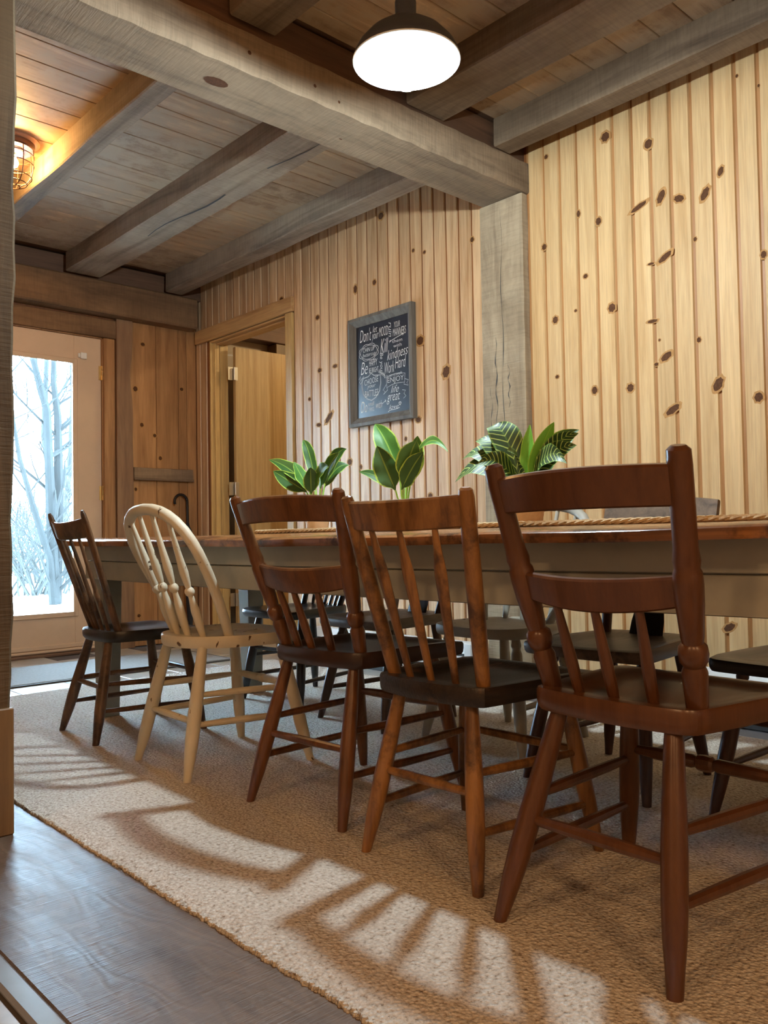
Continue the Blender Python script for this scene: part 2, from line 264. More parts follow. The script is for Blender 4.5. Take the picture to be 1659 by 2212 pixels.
# ------------------------------------------------------------------ mesh builder
class MB:
    def __init__(s): s.v = []; s.f = []; s.uv = None
    def add(s, vs, fs):
        o = len(s.v); s.v += [tuple(p) for p in vs]; s.f += [tuple(i+o for i in f) for f in fs]; return s
    def box(s, x0, x1, y0, y1, z0, z1, c=0.0):
        lo = (min(x0, x1), min(y0, y1), min(z0, z1)); hi = (max(x0, x1), max(y0, y1), max(z0, z1))
        if c <= 0:
            vs = [(hi[0] if i & 1 else lo[0], hi[1] if i & 2 else lo[1], hi[2] if i & 4 else lo[2]) for i in range(8)]
            return s.add(vs, [(0, 2, 3, 1), (4, 5, 7, 6), (0, 1, 5, 4), (2, 6, 7, 3), (0, 4, 6, 2), (1, 3, 7, 5)])
        c = min(c, min(h-l for h, l in zip(hi, lo))*0.45); vs = []; ix = {}
        for i in range(8):
            b = [(i >> a) & 1 for a in range(3)]
            for k in range(3):
                p = [hi[a]-(c if a != k else 0) if b[a] else lo[a]+(c if a != k else 0) for a in range(3)]
                ix[(i, k)] = len(vs); vs.append(p)
        fs = []
        for k in range(3):
            a1, a2 = (k+1) % 3, (k+2) % 3
            for side in (0, 1):
                base = side << k
                fs.append([ix[(base, k)], ix[(base | 1 << a1, k)], ix[(base | 1 << a1 | 1 << a2, k)], ix[(base | 1 << a2, k)]])
            for q in range(4):
                base = ((q & 1) << a1) | ((q >> 1) << a2); j = base | 1 << k
                fs.append([ix[(base, a1)], ix[(j, a1)], ix[(j, a2)], ix[(base, a2)]])
        for i in range(8): fs.append([ix[(i, 0)], ix[(i, 1)], ix[(i, 2)]])
        return s.add(vs, fs)
    def rings(s, rings, cap=True, closed=False):
        n = len(rings[0]); vs = [p for r in rings for p in r]; fs = []
        m = len(rings)
        for i in range(m if closed else m-1):
            for j in range(n):
                a, b = i*n+j, i*n+(j+1) % n; k = ((i+1) % m)*n
                fs.append((a, b, k+(j+1) % n, k+j))
        if cap and not closed: fs += [tuple(range(n))[::-1], tuple(range((m-1)*n, m*n))]
        return s.add(vs, fs)
    def turned(s, p0, p1, prof, n=12, ref=None, flat=1.0, floor=False):
        p0, p1 = Vector(p0), Vector(p1); d = (p1-p0).normalized()
        a = (Vector(ref) if ref else (Vector((1, 0, 0)) if abs(d.x) < 0.8 else Vector((0, 1, 0)))); a = (a-d*a.dot(d)).normalized(); b = d.cross(a)
        rs = []
        for t, r in prof:
            ra, rb = r if isinstance(r, tuple) else (r*flat, r)
            rs.append([p0.lerp(p1, t)+a*ra*math.cos(2*math.pi*j/n)+b*rb*math.sin(2*math.pi*j/n) for j in range(n)])
        if floor:
            for p in rs[-1]: p.z = 0.0
        return s.rings(rs)
    def tube(s, pts, r, n=8, closed=False):
        P = [Vector(p) for p in pts]; m = len(P); rs = []; a = None
        for i, p in enumerate(P):
            d = ((P[(i+1) % m]-P[i-1]) if closed else (P[min(i+1, m-1)]-P[max(i-1, 0)])).normalized()
            if a is None: a = Vector((0, 0, 1)) if abs(d.z) < 0.8 else Vector((1, 0, 0))
            a = (a-d*a.dot(d)).normalized(); b = d.cross(a); rr = r[i] if isinstance(r, (list, tuple)) else r
            rs.append([p+a*rr*math.cos(2*math.pi*j/n)+b*rr*math.sin(2*math.pi*j/n) for j in range(n)])
        return s.rings(rs, closed=closed)
    def lathe(s, prof, c=(0, 0, 0), n=32, cap=False):
        return s.rings([[(c[0]+r*math.cos(2*math.pi*j/n), c[1]+r*math.sin(2*math.pi*j/n), c[2]+z) for j in range(n)] for r, z in prof], cap=cap)
    def prism(s, pts, place, d0, d1):
        """pts 2-D outline, place(u,v,d)->xyz"""
        n = len(pts); vs = [place(u, v, d0) for u, v in pts]+[place(u, v, d1) for u, v in pts]
        return s.add(vs, [tuple(range(n))[::-1], tuple(range(n, 2*n))]+[(i, (i+1) % n, n+(i+1) % n, n+i) for i in range(n)])
    def build(s, name, mat, parent=None, loc=(0, 0, 0), smooth=35):
        me = bpy.data.meshes.new(name); me.from_pydata(s.v, [], s.f)
        if s.uv:
            l = me.uv_layers.new(name='UVMap')
            for p in me.polygons:
                for li in p.loop_indices: l.data[li].uv = s.uv[me.loops[li].vertex_index]
        bm = bmesh.new(); bm.from_mesh(me); bmesh.ops.recalc_face_normals(bm, faces=bm.faces); bm.to_mesh(me); bm.free()
        if smooth:
            me.polygons.foreach_set('use_smooth', [True]*len(me.polygons)); me.set_sharp_from_angle(angle=R(smooth))
        me.materials.append(M[mat] if isinstance(mat, str) else mat)
        return link(name, me, parent, loc)
def link(name, me, parent=None, loc=(0, 0, 0)):
    o = bpy.data.objects.new(name, me); COL.objects.link(o); o.location = loc
    if parent: o.parent = parent
    return o
def tag(o, label=None, cat=None, group=None, kind=None):
    for k, v in (('label', label), ('category', cat), ('group', group), ('kind', kind)):
        if v: o[k] = v
    return o
def thing(name, label, cat, loc=(0, 0, 0), rz=0.0, group=None, kind=None):
    o = bpy.data.objects.new(name, None); COL.objects.link(o); o.location = loc; o.rotation_euler = (0, 0, rz); o.empty_display_size = 0.1
    return tag(o, label, cat, group, kind)
def structure(o): o['kind'] = 'structure'; return o
# ================================================================== ROOM SHELL
D = 3.32; YB = 5.74; ZC = 2.746; FL = -0.014; BT = 0.008      # long wall, door wall, ceiling, bare floor, board thickness
fl = structure(MB().box(-3.2, D+0.1, -2.6, YB+0.1, FL-0.08, FL-0.006).build('floor', 'grout'))
# tiles between rug and door: 0.3 m wide planks of tile, each a piece of the floor
tx = 0.62
tile_me = MB().box(-0.148, 0.148, -0.298, 0.298, -0.006, 0, 0.002).build('tile', 'tile', fl, (0, 0, 0)); tme = tile_me.data
bpy.data.objects.remove(tile_me)
for i in range(9):
    for j in range(4):
        cx, cy = 0.77+0.3*i, 3.66+0.6*j+(0.3 if i % 2 else 0)
        if cx < D-0.1 and cy+0.3 < YB+0.12: link('tile', tme, fl, (cx, min(cy, YB-0.3), FL))
for i in range(10):
    for j in range(8):
        link('tile', tme, fl, (0.335-0.3*i-0.002, -2.2+0.6*j, FL))
# threshold plank under the opening and metal-edged strip beside it
thr = MB().box(0.532, 0.872, -2.5, 2.62, FL-0.005, FL+0.004, 0.004).build('trim_1', 'sill'); structure(thr); thr['label'] = 'dark rough sawn plank threshold beside the rug'
st = structure(MB().box(0.487, 0.530, -2.5, 2.62, FL-0.005, FL+0.010, 0.006).build('trim_2', 'strip')); st['label'] = 'grey metal edging strip along the plank threshold'
# long wall (image right)
wr = MB()
wr.box(D, D+0.13, -2.5, 4.53, FL, ZC); wr.box(D, D+0.13, 5.53, YB+0.1, FL, ZC); wr.box(D, D+0.13, 4.53, 5.53, 2.27, ZC)
wall_right = structure(wr.build('wall_right', 'amber_groove', smooth=0))
wr2 = structure(MB().box(D-0.001, D+0.02, -2.5, 2.52, FL, ZC).build('wall_right_lining', 'pine_groove', wall_right, smooth=0)); del wr2['kind']
def board(parent, mat, y0, y1, z0, z1, gap=0.011):
    w = (y1-y0-gap)/2; h = (z1-z0)/2
    pts = [(-w, 0.0), (-w+0.004, -BT), (w-0.004, -BT), (w, 0.0)]
    b = MB().prism(pts, lambda u, v, d: (v, u, d), -h, h)
    return b.build('board', mat, parent, (D-0.001, (y0+y1)/2, (z0+z1)/2), smooth=0)
yR = [2.512, 2.418, 2.324, 2.229, 2.126, 2.033, 1.938, 1.848, 1.754, 1.661, 1.566, 1.471, 1.378]
while yR[-1] > -2.3: yR.append(yR[-1]-0.095)
for a, b in zip(yR[1:], yR): board(wall_right, 'pine', a, b, FL, ZC)
yL = [2.795+0.0925*i for i in range(18)]           # to 4.37, then over the doorway
for a, b in zip(yL, yL[1:]): board(wall_right, 'pine_amber', a, b, FL, ZC)
board(wall_right, 'pine_amber', yL[-1], 4.46, FL, ZC)
y = 4.46
while y < 5.72:
    y2 = min(y+0.0925, 5.732); board(wall_right, 'pine_amber', y, y2, 2.34 if y2 < 5.60 else FL, ZC); y = y2
def knots(parent, data, wall):
    for (u, z, a, b, t) in data:
        ca, sa = math.cos(R(t)), math.sin(R(t))
        for nm, mt, k, h in (('knot_halo', 'knot_halo', 1.35, 0.0003), ('knot', 'knot', 0.92, 0.0006)):
            mb = MB(); n = 14; ring = []
            for j in range(n):
                w = 1+0.10*math.sin(3*j+u*9); p, q = a*k*w*math.cos(2*math.pi*j/n), b*k*w*math.sin(2*math.pi*j/n)
                ring.append((p*ca-q*sa, p*sa+q*ca))
            if wall == 'x': vs = [(-h, -p, q) for p, q in ring]+[(-h-0.0006, 0, 0)]; loc = (D-0.001-BT, u, z)
            else: vs = [(p, -h, q) for p, q in ring]+[(0, -h-0.0006, 0)]; loc = (u, YB-0.012, z)
            mb.add(vs, [(j, (j+1) % n, n) for j in range(n)]).build(nm, mt, parent, loc)
KR = [(2.396, 2.582, 0.011, 0.011, 0), (2.067, 2.559, 0.022, 0.023, 0), (1.854, 2.449, 0.02, 0.022, 0), (2.22, 2.25, 0.01, 0.017, 0), (2.114, 2.183, 0.015, 0.019, 0), (1.908, 2.187, 0.045, 0.012, 20), (1.801, 2.199, 0.017, 0.032, -25), (1.719, 2.165, 0.025, 0.016, -20), (1.605, 2.149, 0.016, 0.031, -30), (1.536, 2.22, 0.012, 0.021, -20), (2.419, 2.146, 0.014, 0.016, 0), (2.19, 1.947, 0.012, 0.011, 0), (1.79, 1.933, 0.038, 0.014, 30), (1.856, 1.92, 0.017, 0.006, 0), (1.653, 1.972, 0.008, 0.01, 0), (1.374, 1.834, 0.012, 0.016, 0), (2.055, 1.77, 0.019, 0.021, 0), (2.364, 1.778, 0.016, 0.018, -15), (2.248, 1.798, 0.008, 0.007, 0), (1.856, 1.668, 0.026, 0.008, 0), (1.649, 1.548, 0.01, 0.012, 0), (1.458, 2.583, 0.006, 0.007, 0), (1.373, 2.508, 0.005, 0.007, 0), (2.361, 1.503, 0.011, 0.009, 0), (2.156, 1.409, 0.015, 0.019, 0), (1.972, 1.394, 0.018, 0.019, 0), (1.773, 1.272, 0.038, 0.016, 30), (1.572, 1.351, 0.019, 0.032, -30), (1.41, 1.276, 0.018, 0.02, 0), (1.555, 0.363, 0.027, 0.015, 30), (1.796, 1.504, 0.03, 0.016, 30), (1.844, 1.478, 0.011, 0.008, 0), (1.826, 1.58, 0.006, 0.006, 0)]
KL = [(3.585, 2.646, 0.024, 0.022, 0), (3.825, 2.266, 0.017, 0.026, 0), (3.652, 2.267, 0.016, 0.017, 0), (4.202, 2.17, 0.019, 0.015, 0), (3.278, 1.848, 0.029, 0.026, 0), (4.186, 1.826, 0.019, 0.015, 0), (4.031, 1.828, 0.023, 0.012, 0), (4.296, 1.656, 0.015, 0.012, 0), (4.099, 1.512, 0.05, 0.018, 40), (4.203, 1.477, 0.024, 0.012, 0), (3.084, 1.642, 0.027, 0.035, -20), (3.303, 1.406, 0.022, 0.016, 0), (3.407, 1.309, 0.011, 0.013, 0), (3.902, 1.216, 0.022, 0.02, 0), (3.22, 0.973, 0.018, 0.018, 0), (3.8, 1.177, 0.013, 0.014, 0), (4.593, 2.374, 0.021, 0.016, 0), (3.232, 2.337, 0.011, 0.01, 0), (2.88, 2.31, 0.013, 0.015, 0), (3.32, 2.37, 0.011, 0.011, 0)]
KB = [(2.866, 2.211, 0.018, 0.014, 0), (2.805, 1.873, 0.018, 0.021, 0), (3.183, 1.911, 0.016, 0.014, 0), (2.854, 1.611, 0.015, 0.017, 0), (2.957, 1.539, 0.015, 0.014, 0), (3.001, 1.372, 0.015, 0.017, 0), (2.803, 1.134, 0.011, 0.014, 0), (2.821, 0.21, 0.014, 0.013, 0)]
knots(wall_right, KR, 'x'); knots(wall_right, KL, 'x')
# door wall (image left)
DX0, DX1 = 1.575, 2.556
wb = MB(); wb.box(0.4, DX0-0.04, YB, YB+0.16, FL, ZC); wb.box(DX1+0.04, D+0.02, YB, YB+0.16, FL, ZC); wb.box(DX0-0.04, DX1+0.04, YB, YB+0.16, 2.225, ZC)
wall_back = structure(wb.build('wall_back', 'amber_groove', smooth=0))
for a, b in ((2.70, 2.972), (2.972, 3.157), (3.157, 3.228), (3.228, 3.31)):
    MB().box(-(b-a)/2+0.0015, (b-a)/2-0.0015, -0.012, 0, -1.2, 1.2, 0.003).build('board', 'pine_back', wall_back, ((a+b)/2, YB, 1.19), smooth=0)
for a, b in ((0.62, 0.80), (0.80, 0.98), (0.98, 1.16), (1.16, 1.34), (1.34, 1.47)):
    MB().box(-(b-a)/2+0.0015, (b-a)/2-0.0015, -0.012, 0, -1.2, 1.2, 0.003).build('board', 'pine_back', wall_back, ((a+b)/2, YB, 1.19), smooth=0)
knots(wall_back, KB, 'y')
def trimobj(n, mb, mat, label, smooth=35):
    o = structure(mb.build('trim_%d' % n, mat, smooth=smooth)); o['label'] = label; return o
trimobj(3, MB().box(1.44, 2.655, YB-0.030, YB, 2.214, 2.345, 0.004), 'header', 'brown head casing above the glazed door')
trimobj(4, MB().box(2.562, 2.645, YB-0.024, YB, FL, 2.212, 0.004), 'pine_back', 'pine side casing at the hinge side of the glazed door')
trimobj(5, MB().box(1.47, 1.565, YB-0.024, YB, FL, 2.212, 0.004), 'pine_back', 'pine side casing at the latch side of the glazed door')
le = [(2.650, FL), (2.650, 2.36)]
edge = [(2.774, 2.36), (2.772, 2.2), (2.764, 2.08), (2.752, 2.0), (2.754, 1.9), (2.765, 1.80), (2.772, 1.68), (2.768, 1.5), (2.772, 1.3), (2.774, 1.0), (2.77, 0.6), (2.775, FL)]
trimobj(6, MB().prism(le+edge, lambda u, v, d: (u, d, v), YB-0.040, YB-0.0005), 'live', 'live edge brown slab beside the glazed door', 0)
# remaining shell
wl = structure(MB().box(0.42, 0.56, 2.62, YB, FL, ZC).build('wall_left', 'pine_back', smooth=0))
structure(MB().box(-3.2, D+0.1, -2.7, -2.5, FL, ZC).build('wall_front', 'plaster', smooth=0))
structure(MB().box(-3.3, -3.1, -2.6, YB+0.1, FL, ZC).build('wall_far_left', 'plaster', smooth=0))
structure(MB().box(-3.2, 0.42, 4.3, 4.4, FL, ZC).build('wall_rear_left', 'plaster', smooth=0))
ceiling = structure(MB().box(-3.3, D+0.13, -2.7, YB+0.2, ZC, ZC+0.1).build('ceiling', 'fascia', smooth=0))
def cboards(y0, y1, widths):
    y = y0; i = 0
    while y < y1-0.02:
        w = min(widths[i % len(widths)], y1-y); i += 1
        MB().box(-1.38, 1.38, -w/2+0.0012, w/2-0.0012, -0.016, 0, 0.003).build('ceiling_board', 'ceil', ceiling, (1.935, y+w/2, ZC), smooth=0); y += w
cboards(2.77, 5.58, [0.17, 0.155, 0.185, 0.155, 0.165]); cboards(-2.4, 2.51, [0.15, 0.16, 0.14])
# beams
ZB = ZC-0.016
mbm = MB(); n = 40; rs = []
for i in range(n+1):
    x = 0.62+(D-0.62)*i/n; w = 0.002*math.sin(i*1.7)+0.002*math.sin(i*3.1+1); q = 0.003*math.sin(i*2.3)
    rs.append([(x, 2.508+w, 2.445+q+0.008), (x, 2.516, 2.442+q), (x, 2.772, 2.440), (x, 2.782+q, 2.448), (x, 2.782, 2.595), (x, 2.53, 2.598), (x, 2.512+q, 2.590), (x, 2.509+w*0.5, 2.575)])
main = mbm.rings(rs).build('ceiling_beam', 'timber_x'); tag(main, 'massive rough sawn main beam crossing the room above the grey post', 'beam', 'rough ceiling timbers')
for (x, y, z, s) in ((1.62, 2.640, 2.4405, 0.05), (2.25, 2.68, 2.4405, 0.018), (1.98, 2.507, 2.50, 0.007), (2.10, 2.507, 2.478, 0.006), (1.68, 2.507, 2.515, 0.008)):
    mb = MB(); k = 12
    if y > 2.52: mb.add([(s*math.cos(2*math.pi*j/k), s*0.55*math.sin(2*math.pi*j/k), 0) for j in range(k)]+[(0, 0, -0.0015)], [(j, (j+1) % k, k) for j in range(k)])
    else: mb.add([(s*math.cos(2*math.pi*j/k), 0, s*math.sin(2*math.pi*j/k)) for j in range(k)]+[(0, -0.003, 0)], [(j, (j+1) % k, k) for j in range(k)])
    mb.build('knot' if s > 0.012 else 'nail_head', 'knot', main, (x, y, z))
fas = MB().box(0.62, D, 2.535, 2.76, 2.598, ZB, 0.002).build('blocking_board', 'fascia', main)
def joist(x0, x1, y0, y1, z0, label, check=False, mat='timber_y'):
    c = Vector(((x0+x1)/2, (y0+y1)/2, (z0+ZB)/2)); n = 16; rs = []
    for i in range(n+1):
        y = y0+(y1-y0)*i/n; w = 0.0025*math.sin(i*1.3+x0*7); h = 0.0025*math.sin(i*0.9+x0*3)
        rs.append([(x0+w-c.x, y-c.y, z0+h+0.006-c.z), (x0+w+0.006-c.x, y-c.y, z0+h-c.z), (x1+w-0.006-c.x, y-c.y, z0+h-c.z), (x1+w-c.x, y-c.y, z0+h+0.006-c.z), (x1-c.x, y-c.y, ZB-c.z), (x0-c.x, y-c.y, ZB-c.z)])
    o = MB().rings(rs).build('ceiling_joist', mat, None, c); tag(o, label, 'joist', 'rough ceiling timbers')
    if check:
        p = [(x1-c.x-0.085+0.02*math.sin(t*0.9)-0.05*t/16, y0+0.1+(y1-y0-0.8)*t/16-c.y, z0-0.0012-c.z) for t in range(17)]
        mb = MB(); vs = []
        for i, q in enumerate(p):
            wd = 0.005*math.sin(math.pi*i/16)+0.0008; vs += [(q[0]-wd, q[1], q[2]), (q[0]+wd, q[1], q[2])]
        mb.add(vs, [(2*i, 2*i+1, 2*i+3, 2*i+2) for i in range(16)]).build('drying_crack', 'heater_dark', o)
    return o
joist(1.585, 1.685, 2.77, 5.60, 2.600, 'grey rough joist lit orange beside the caged lamp')
joist(2.245, 2.49, 2.77, 5.60, 2.600, 'wide rough joist with a long drying crack, behind the main beam', True)
joist(2.99, 3.13, 2.77, 5.60, 2.600, 'rough joist along the boarded wall behind the main beam')
joist(0.80, 0.94, 2.77, 5.60, 2.600, 'rough joist nearest the left wall behind the main beam')
joist(1.60, 1.80, -2.4, 2.512, 2.625, 'rough joist left of the pendant lamp, cut off by the top edge', mat='timber_y_shaded')
joist(2.48, 2.715, -2.4, 2.512, 2.605, 'wide rough joist running past the hanging pendant lamp', mat='timber_y_shaded')
joist(3.060, 3.185, -2.4, 2.512, 2.600, 'rough joist along the pale pine wall at upper right', mat='timber_y_shaded')
hb = MB().box(0.56, 3.262, 5.60, YB-0.001, 2.362, 2.592, 0.012).build('header_beam', 'header'); tag(hb, 'brown squared timber header above the glazed door', 'beam', 'rough ceiling timbers')
MB().box(0.56, D, 5.66, YB-0.001, 2.594, ZB, 0.002).build('blocking_board', 'fascia', hb)
# grey wall post under main beam
n = 24; rs = []
for i in range(n+1):
    z = FL+(2.438-FL)*i/n; w = 0.0025*math.sin(i*1.9); q = 0.002*math.sin(i*2.7)
    rs.append([(D-0.043+q, 2.522, z), (D-0.049+w, 2.530+q, z), (D-0.049+q, 2.788+w, z), (D-0.043, 2.794, z), (D-0.0005, 2.794, z), (D-0.0005, 2.522+w, z)])
post = MB().rings(rs).build('wall_post', 'timber_z'); tag(post, 'grey weathered timber post against the boarded wall', 'post')
for (y0, z0, z1, w) in ((2.655, 2.40, 0.95, 0.0022), (2.70, 1.75, 1.30, 0.004), (2.62, 1.6, 1.38, 0.003), (2.735, 1.5, 1.05, 0.0025)):
    vs = []; k = 14
    for i in range(k+1):
        yy = y0+0.006*math.sin(i*1.3+z0*9); ww = w*(0.2+0.8*math.sin(math.pi*i/k))*(0.6+0.5*math.sin(i*2.1)); vs += [(D-0.0515, yy-ww, z0+(z1-z0)*i/k), (D-0.0515, yy+ww, z0+(z1-z0)*i/k)]
    MB().add(vs, [(2*i, 2*i+1, 2*i+3, 2*i+2) for i in range(k)]).build('drying_crack', 'heater_dark', post)
# opening post at the left edge of view
rs = []
for i in range(31):
    z = FL+0.004+(2.44-FL)*i/30; w = 0.003*math.sin(i*1.1)+0.002*math.sin(i*2.9); e = 0.005+0.020*(z/2.2)
    rs.append([(0.50, 2.30, z), (0.758+w+e, 2.30, z), (0.766+w+e, 2.308, z), (0.766+w+e, 2.60, z), (0.50, 2.60, z)])
op = thing('opening_post', 'rough weathered timber post at the left edge beside the threshold', 'post')
MB().rings(rs).build('shaft', 'jamb_post', op)
MB().box(0.49, 0.7735, 2.284, 2.2995, FL+0.0045, 0.318, 0.003).build('plinth_board', 'plinth', op)
# ------------------------------------------------------------------ glazed door
d1 = thing('door_1', 'tan painted door with a tall glass pane showing bare trees', 'door', (0, 0, 0), kind='structure')
mb = MB(); g0, g1, gz0, gz1 = 1.77, 2.358, 0.262, 2.018; ya, yb = YB+0.010, YB+0.055
mb.box(DX0-0.001, g0, ya, yb, 0.006, 2.206, 0.003); mb.box(g1, DX1-0.0015, ya, yb, 0.006, 2.206, 0.003); mb.box(g0, g1, ya, yb, gz1, 2.206, 0.003); mb.box(g0, g1, ya, yb, 0.006, gz0, 0.003)
mb.build('door_leaf', 'door_paint', d1)
mb = MB(); m_ = 0.022
mb.box(g0-m_, g0+0.012, ya-0.010, ya+0.001, gz0-m_, gz1+m_, 0.004); mb.box(g1-0.012, g1+m_, ya-0.010, ya+0.001, gz0-m_, gz1+m_, 0.004)
mb.box(g0, g1, ya-0.010, ya+0.001, gz1-0.012, gz1+m_, 0.004); mb.box(g0, g1, ya-0.010, ya+0.001, gz0-m_, gz0+0.012, 0.004)
mb.build('glazing_bead', 'door_paint', d1)
MB().box(g0, g1, ya+0.018, ya+0.024, gz0, gz1).build('glass_pane', 'glass', d1, smooth=0)
for z in (1.96, 1.10, 0.25):
    h = MB(); h.turned((DX1+0.001, ya-0.009, z-0.052), (DX1+0.001, ya-0.009, z+0.052), [(0, 0.004), (0.01, 0.008), (0.33, 0.008), (0.34, 0.0065), (0.36, 0.008), (0.66, 0.008), (0.67, 0.0065), (0.69, 0.008), (0.99, 0.008), (1, 0.004)], 10)
    h.box(DX1-0.02, DX1+0.008, ya-0.006, ya-0.001, z-0.05, z+0.05); h.build('hinge', 'brass', d1)
s_ = MB().box(2.400, 2.445, ya-0.020, ya-0.0005, 2.045, 2.090, 0.004).build('contact_sensor', 'white_plastic', d1); MB().box(2.385, 2.399, ya-0.014, ya-0.0005, 2.052, 2.083, 0.003).build('sensor_magnet', 'white_plastic', s_)
sw = MB(); sw.box(DX0, DX1-0.006, ya-0.014, ya+0.001, 0.028, 0.058, 0.004); sw.box(DX0, DX1-0.006, ya-0.024, ya+0.001, 0.006, 0.026, 0.006); sw.build('door_sweep', 'door_paint', d1)
fr = MB(); fr.box(DX0-0.04, DX0-0.002, YB, YB+0.13, FL, 2.225); fr.box(DX1, DX1+0.04, YB, YB+0.13, FL, 2.225); fr.box(DX0-0.04, DX1+0.04, YB, YB+0.13, 2.2075, 2.2245); fr.box(DX1-0.012, DX1+0.001, YB+0.057, YB+0.075, FL, 2.21); fr.box(DX0-0.003, DX0+0.012, YB+0.057, YB+0.075, FL, 2.21); fr.box(DX0, DX1, YB+0.057, YB+0.075, 2.195, 2.21); fr.box(DX0, DX1, YB+0.057, YB+0.075, FL, 0.02); fr.build('door_frame', 'pine_back', d1, smooth=0)
structure(MB().box(DX0-0.03, DX1+0.03, YB-0.06, YB+0.14, FL-0.004, 0.004, 0.006).build('trim_7', 'fascia'))['label'] = 'dark wooden sill under the glazed door'
dm = thing('door_mat', 'flat grey runner mat in front of the glazed door', 'mat', (1.95, 4.95, FL))
MB().box(-0.95, 0.95, -0.33, 0.33, 0.0, 0.011, 0.004).build('mat_pile', 'mat', dm)
e = MB(); e.box(-0.97, 0.97, -0.355, -0.331, 0.0, 0.008, 0.003); e.box(-0.97, 0.97, 0.331, 0.355, 0, 0.008, 0.003); e.box(-0.975, -0.951, -0.33, 0.33, 0, 0.008, 0.003); e.box(0.951, 0.975, -0.33, 0.33, 0, 0.008, 0.003); e.build('mat_border', 'mat_edge', dm)
pr = thing('wall_rail', 'weathered horizontal rail board on the wall beside the door', 'rail', (2.78, YB-0.012, 1.25))
rs = [[(x, -0.0005, -0.048), (x, -0.026+0.002*math.sin(x*20), -0.046), (x, -0.028, 0.040+0.002*math.sin(x*31)), (x, -0.0005, 0.046)] for x in [0.48*i/12 for i in range(13)]]
MB().rings(rs).build('rail_board', 'rail_wood', pr)
MB().box(0.0, 0.485, -0.034, -0.0285, -0.050, -0.032, 0.003).build('rail_lip', 'rail_wood', pr)
# ------------------------------------------------------------------ interior doorway in long wall
trimobj(8, MB().box(D-0.036, D-0.0095, 4.447, 5.70, 2.262, 2.362, 0.003), 'trim_pine', 'knotty pine lintel board over the open doorway')
trimobj(9, MB().box(D-0.026, D-0.0005, 4.462, 4.535, FL, 2.260, 0.003), 'jamb_pine', 'pine casing at the right of the open doorway')
jm = MB(); jm.box(D-0.01, D+0.14, 5.515, 5.531, FL, 2.262, 0.002); jm.box(D+0.02, D+0.060, 5.500, 5.5148, FL, 2.25, 0.002); jm.box(D+0.07, D+0.14, 5.508, 5.5148, FL, 2.255, 0.002)
trimobj(10, jm, 'jamb_pine', 'stepped pine jamb at the left of the open doorway')
trimobj(11, MB().box(D-0.01, D+0.14, 4.529, 4.545, FL, 2.262, 0.002), 'jamb_pine', 'thin pine jamb at the right of the open doorway')
jh = MB(); jh.box(D-0.008, D+0.14, 4.546, 5.514, 2.248, 2.2615, 0.002); jh.box(D+0.03, D+0.07, 4.546, 5.499, 2.236, 2.2475, 0.002)
trimobj(12, jh, 'trim_pine', 'pine head jamb under the lintel of the open doorway')
d2 = thing('door_2', 'flat oak door standing open in the side doorway', 'door', (D+0.148, 5.47, 0), R(-1.0), kind='structure')
MB().box(0.012, 0.985, -0.036, 0.0, 0.006, 2.228, 0.002).build('door_leaf', 'oak_door', d2)
for z in (2.02, 1.14, 0.3):
    h = MB(); h.turned((0.0, -0.040, z-0.05), (0.0, -0.040, z+0.05), [(0, 0.003), (0.02, 0.0065), (0.98, 0.0065), (1, 0.003)], 10)
    h.box(0.002, 0.030, -0.0385, -0.0365, z-0.05, z+0.05); h.box(-0.045, -0.002, 0.022-0.045, 0.025-0.045, z-0.05, z+0.05); h.build('hinge', 'steel', d2)
kn = MB(); kn.turned((0.92, -0.036, 1.0), (0.92, -0.095, 1.0), [(0, 0.026), (0.1, 0.024), (0.12, 0.011), (0.5, 0.011), (0.6, 0.022), (0.8, 0.027), (0.95, 0.02), (1, 0.006)], 14); kn.build('door_knob', 'steel', d2)
# side room seen through the doorway
sr = MB(); sr.box(D+0.13, 5.6, YB+0.0, YB+0.1, FL, 2.9); sr.box(5.5, 5.6, 3.6, YB, FL, 2.9); sr.box(D+0.13, 5.6, 3.5, 3.6, FL, 2.9)
structure(sr.build('wall_side_room', 'plaster', smooth=0))
structure(MB().box(D+0.13, 5.6, 3.5, YB+0.1, 2.72, 2.82).build('ceiling_side_room', 'plaster', smooth=0))
structure(MB().box(D+0.10, 5.6, 3.5, YB+0.1, FL-0.08, FL).build('floor_side_room', 'tile', smooth=0))
sb = MB().box(D+0.14, 5.5, 5.60, 5.72, 2.36, 2.56, 0.006).build('side_room_beam', 'fascia'); tag(sb, 'dark beam glimpsed above the open oak door', 'beam')
sp_ = MB().box(3.98, 4.10, 5.60, 5.73, FL, 2.355, 0.004).build('side_room_stud', 'plinth'); tag(sp_, 'short tan upright above the top of the open oak door', 'post')
lt = thing('side_room_lamp', 'small ceiling lamp inside the room behind the oak door', 'lamp', (4.5, 4.6, 2.718))
MB().lathe([(0.001, 0), (0.11, 0), (0.11, -0.02), (0.10, -0.025)], n=24).build('lamp_base', 'steel', lt)
MB().lathe([(0.098, -0.022), (0.10, -0.04), (0.085, -0.07), (0.05, -0.09), (0.001, -0.095)], n=24).build('lamp_dome', 'side_dome', lt)
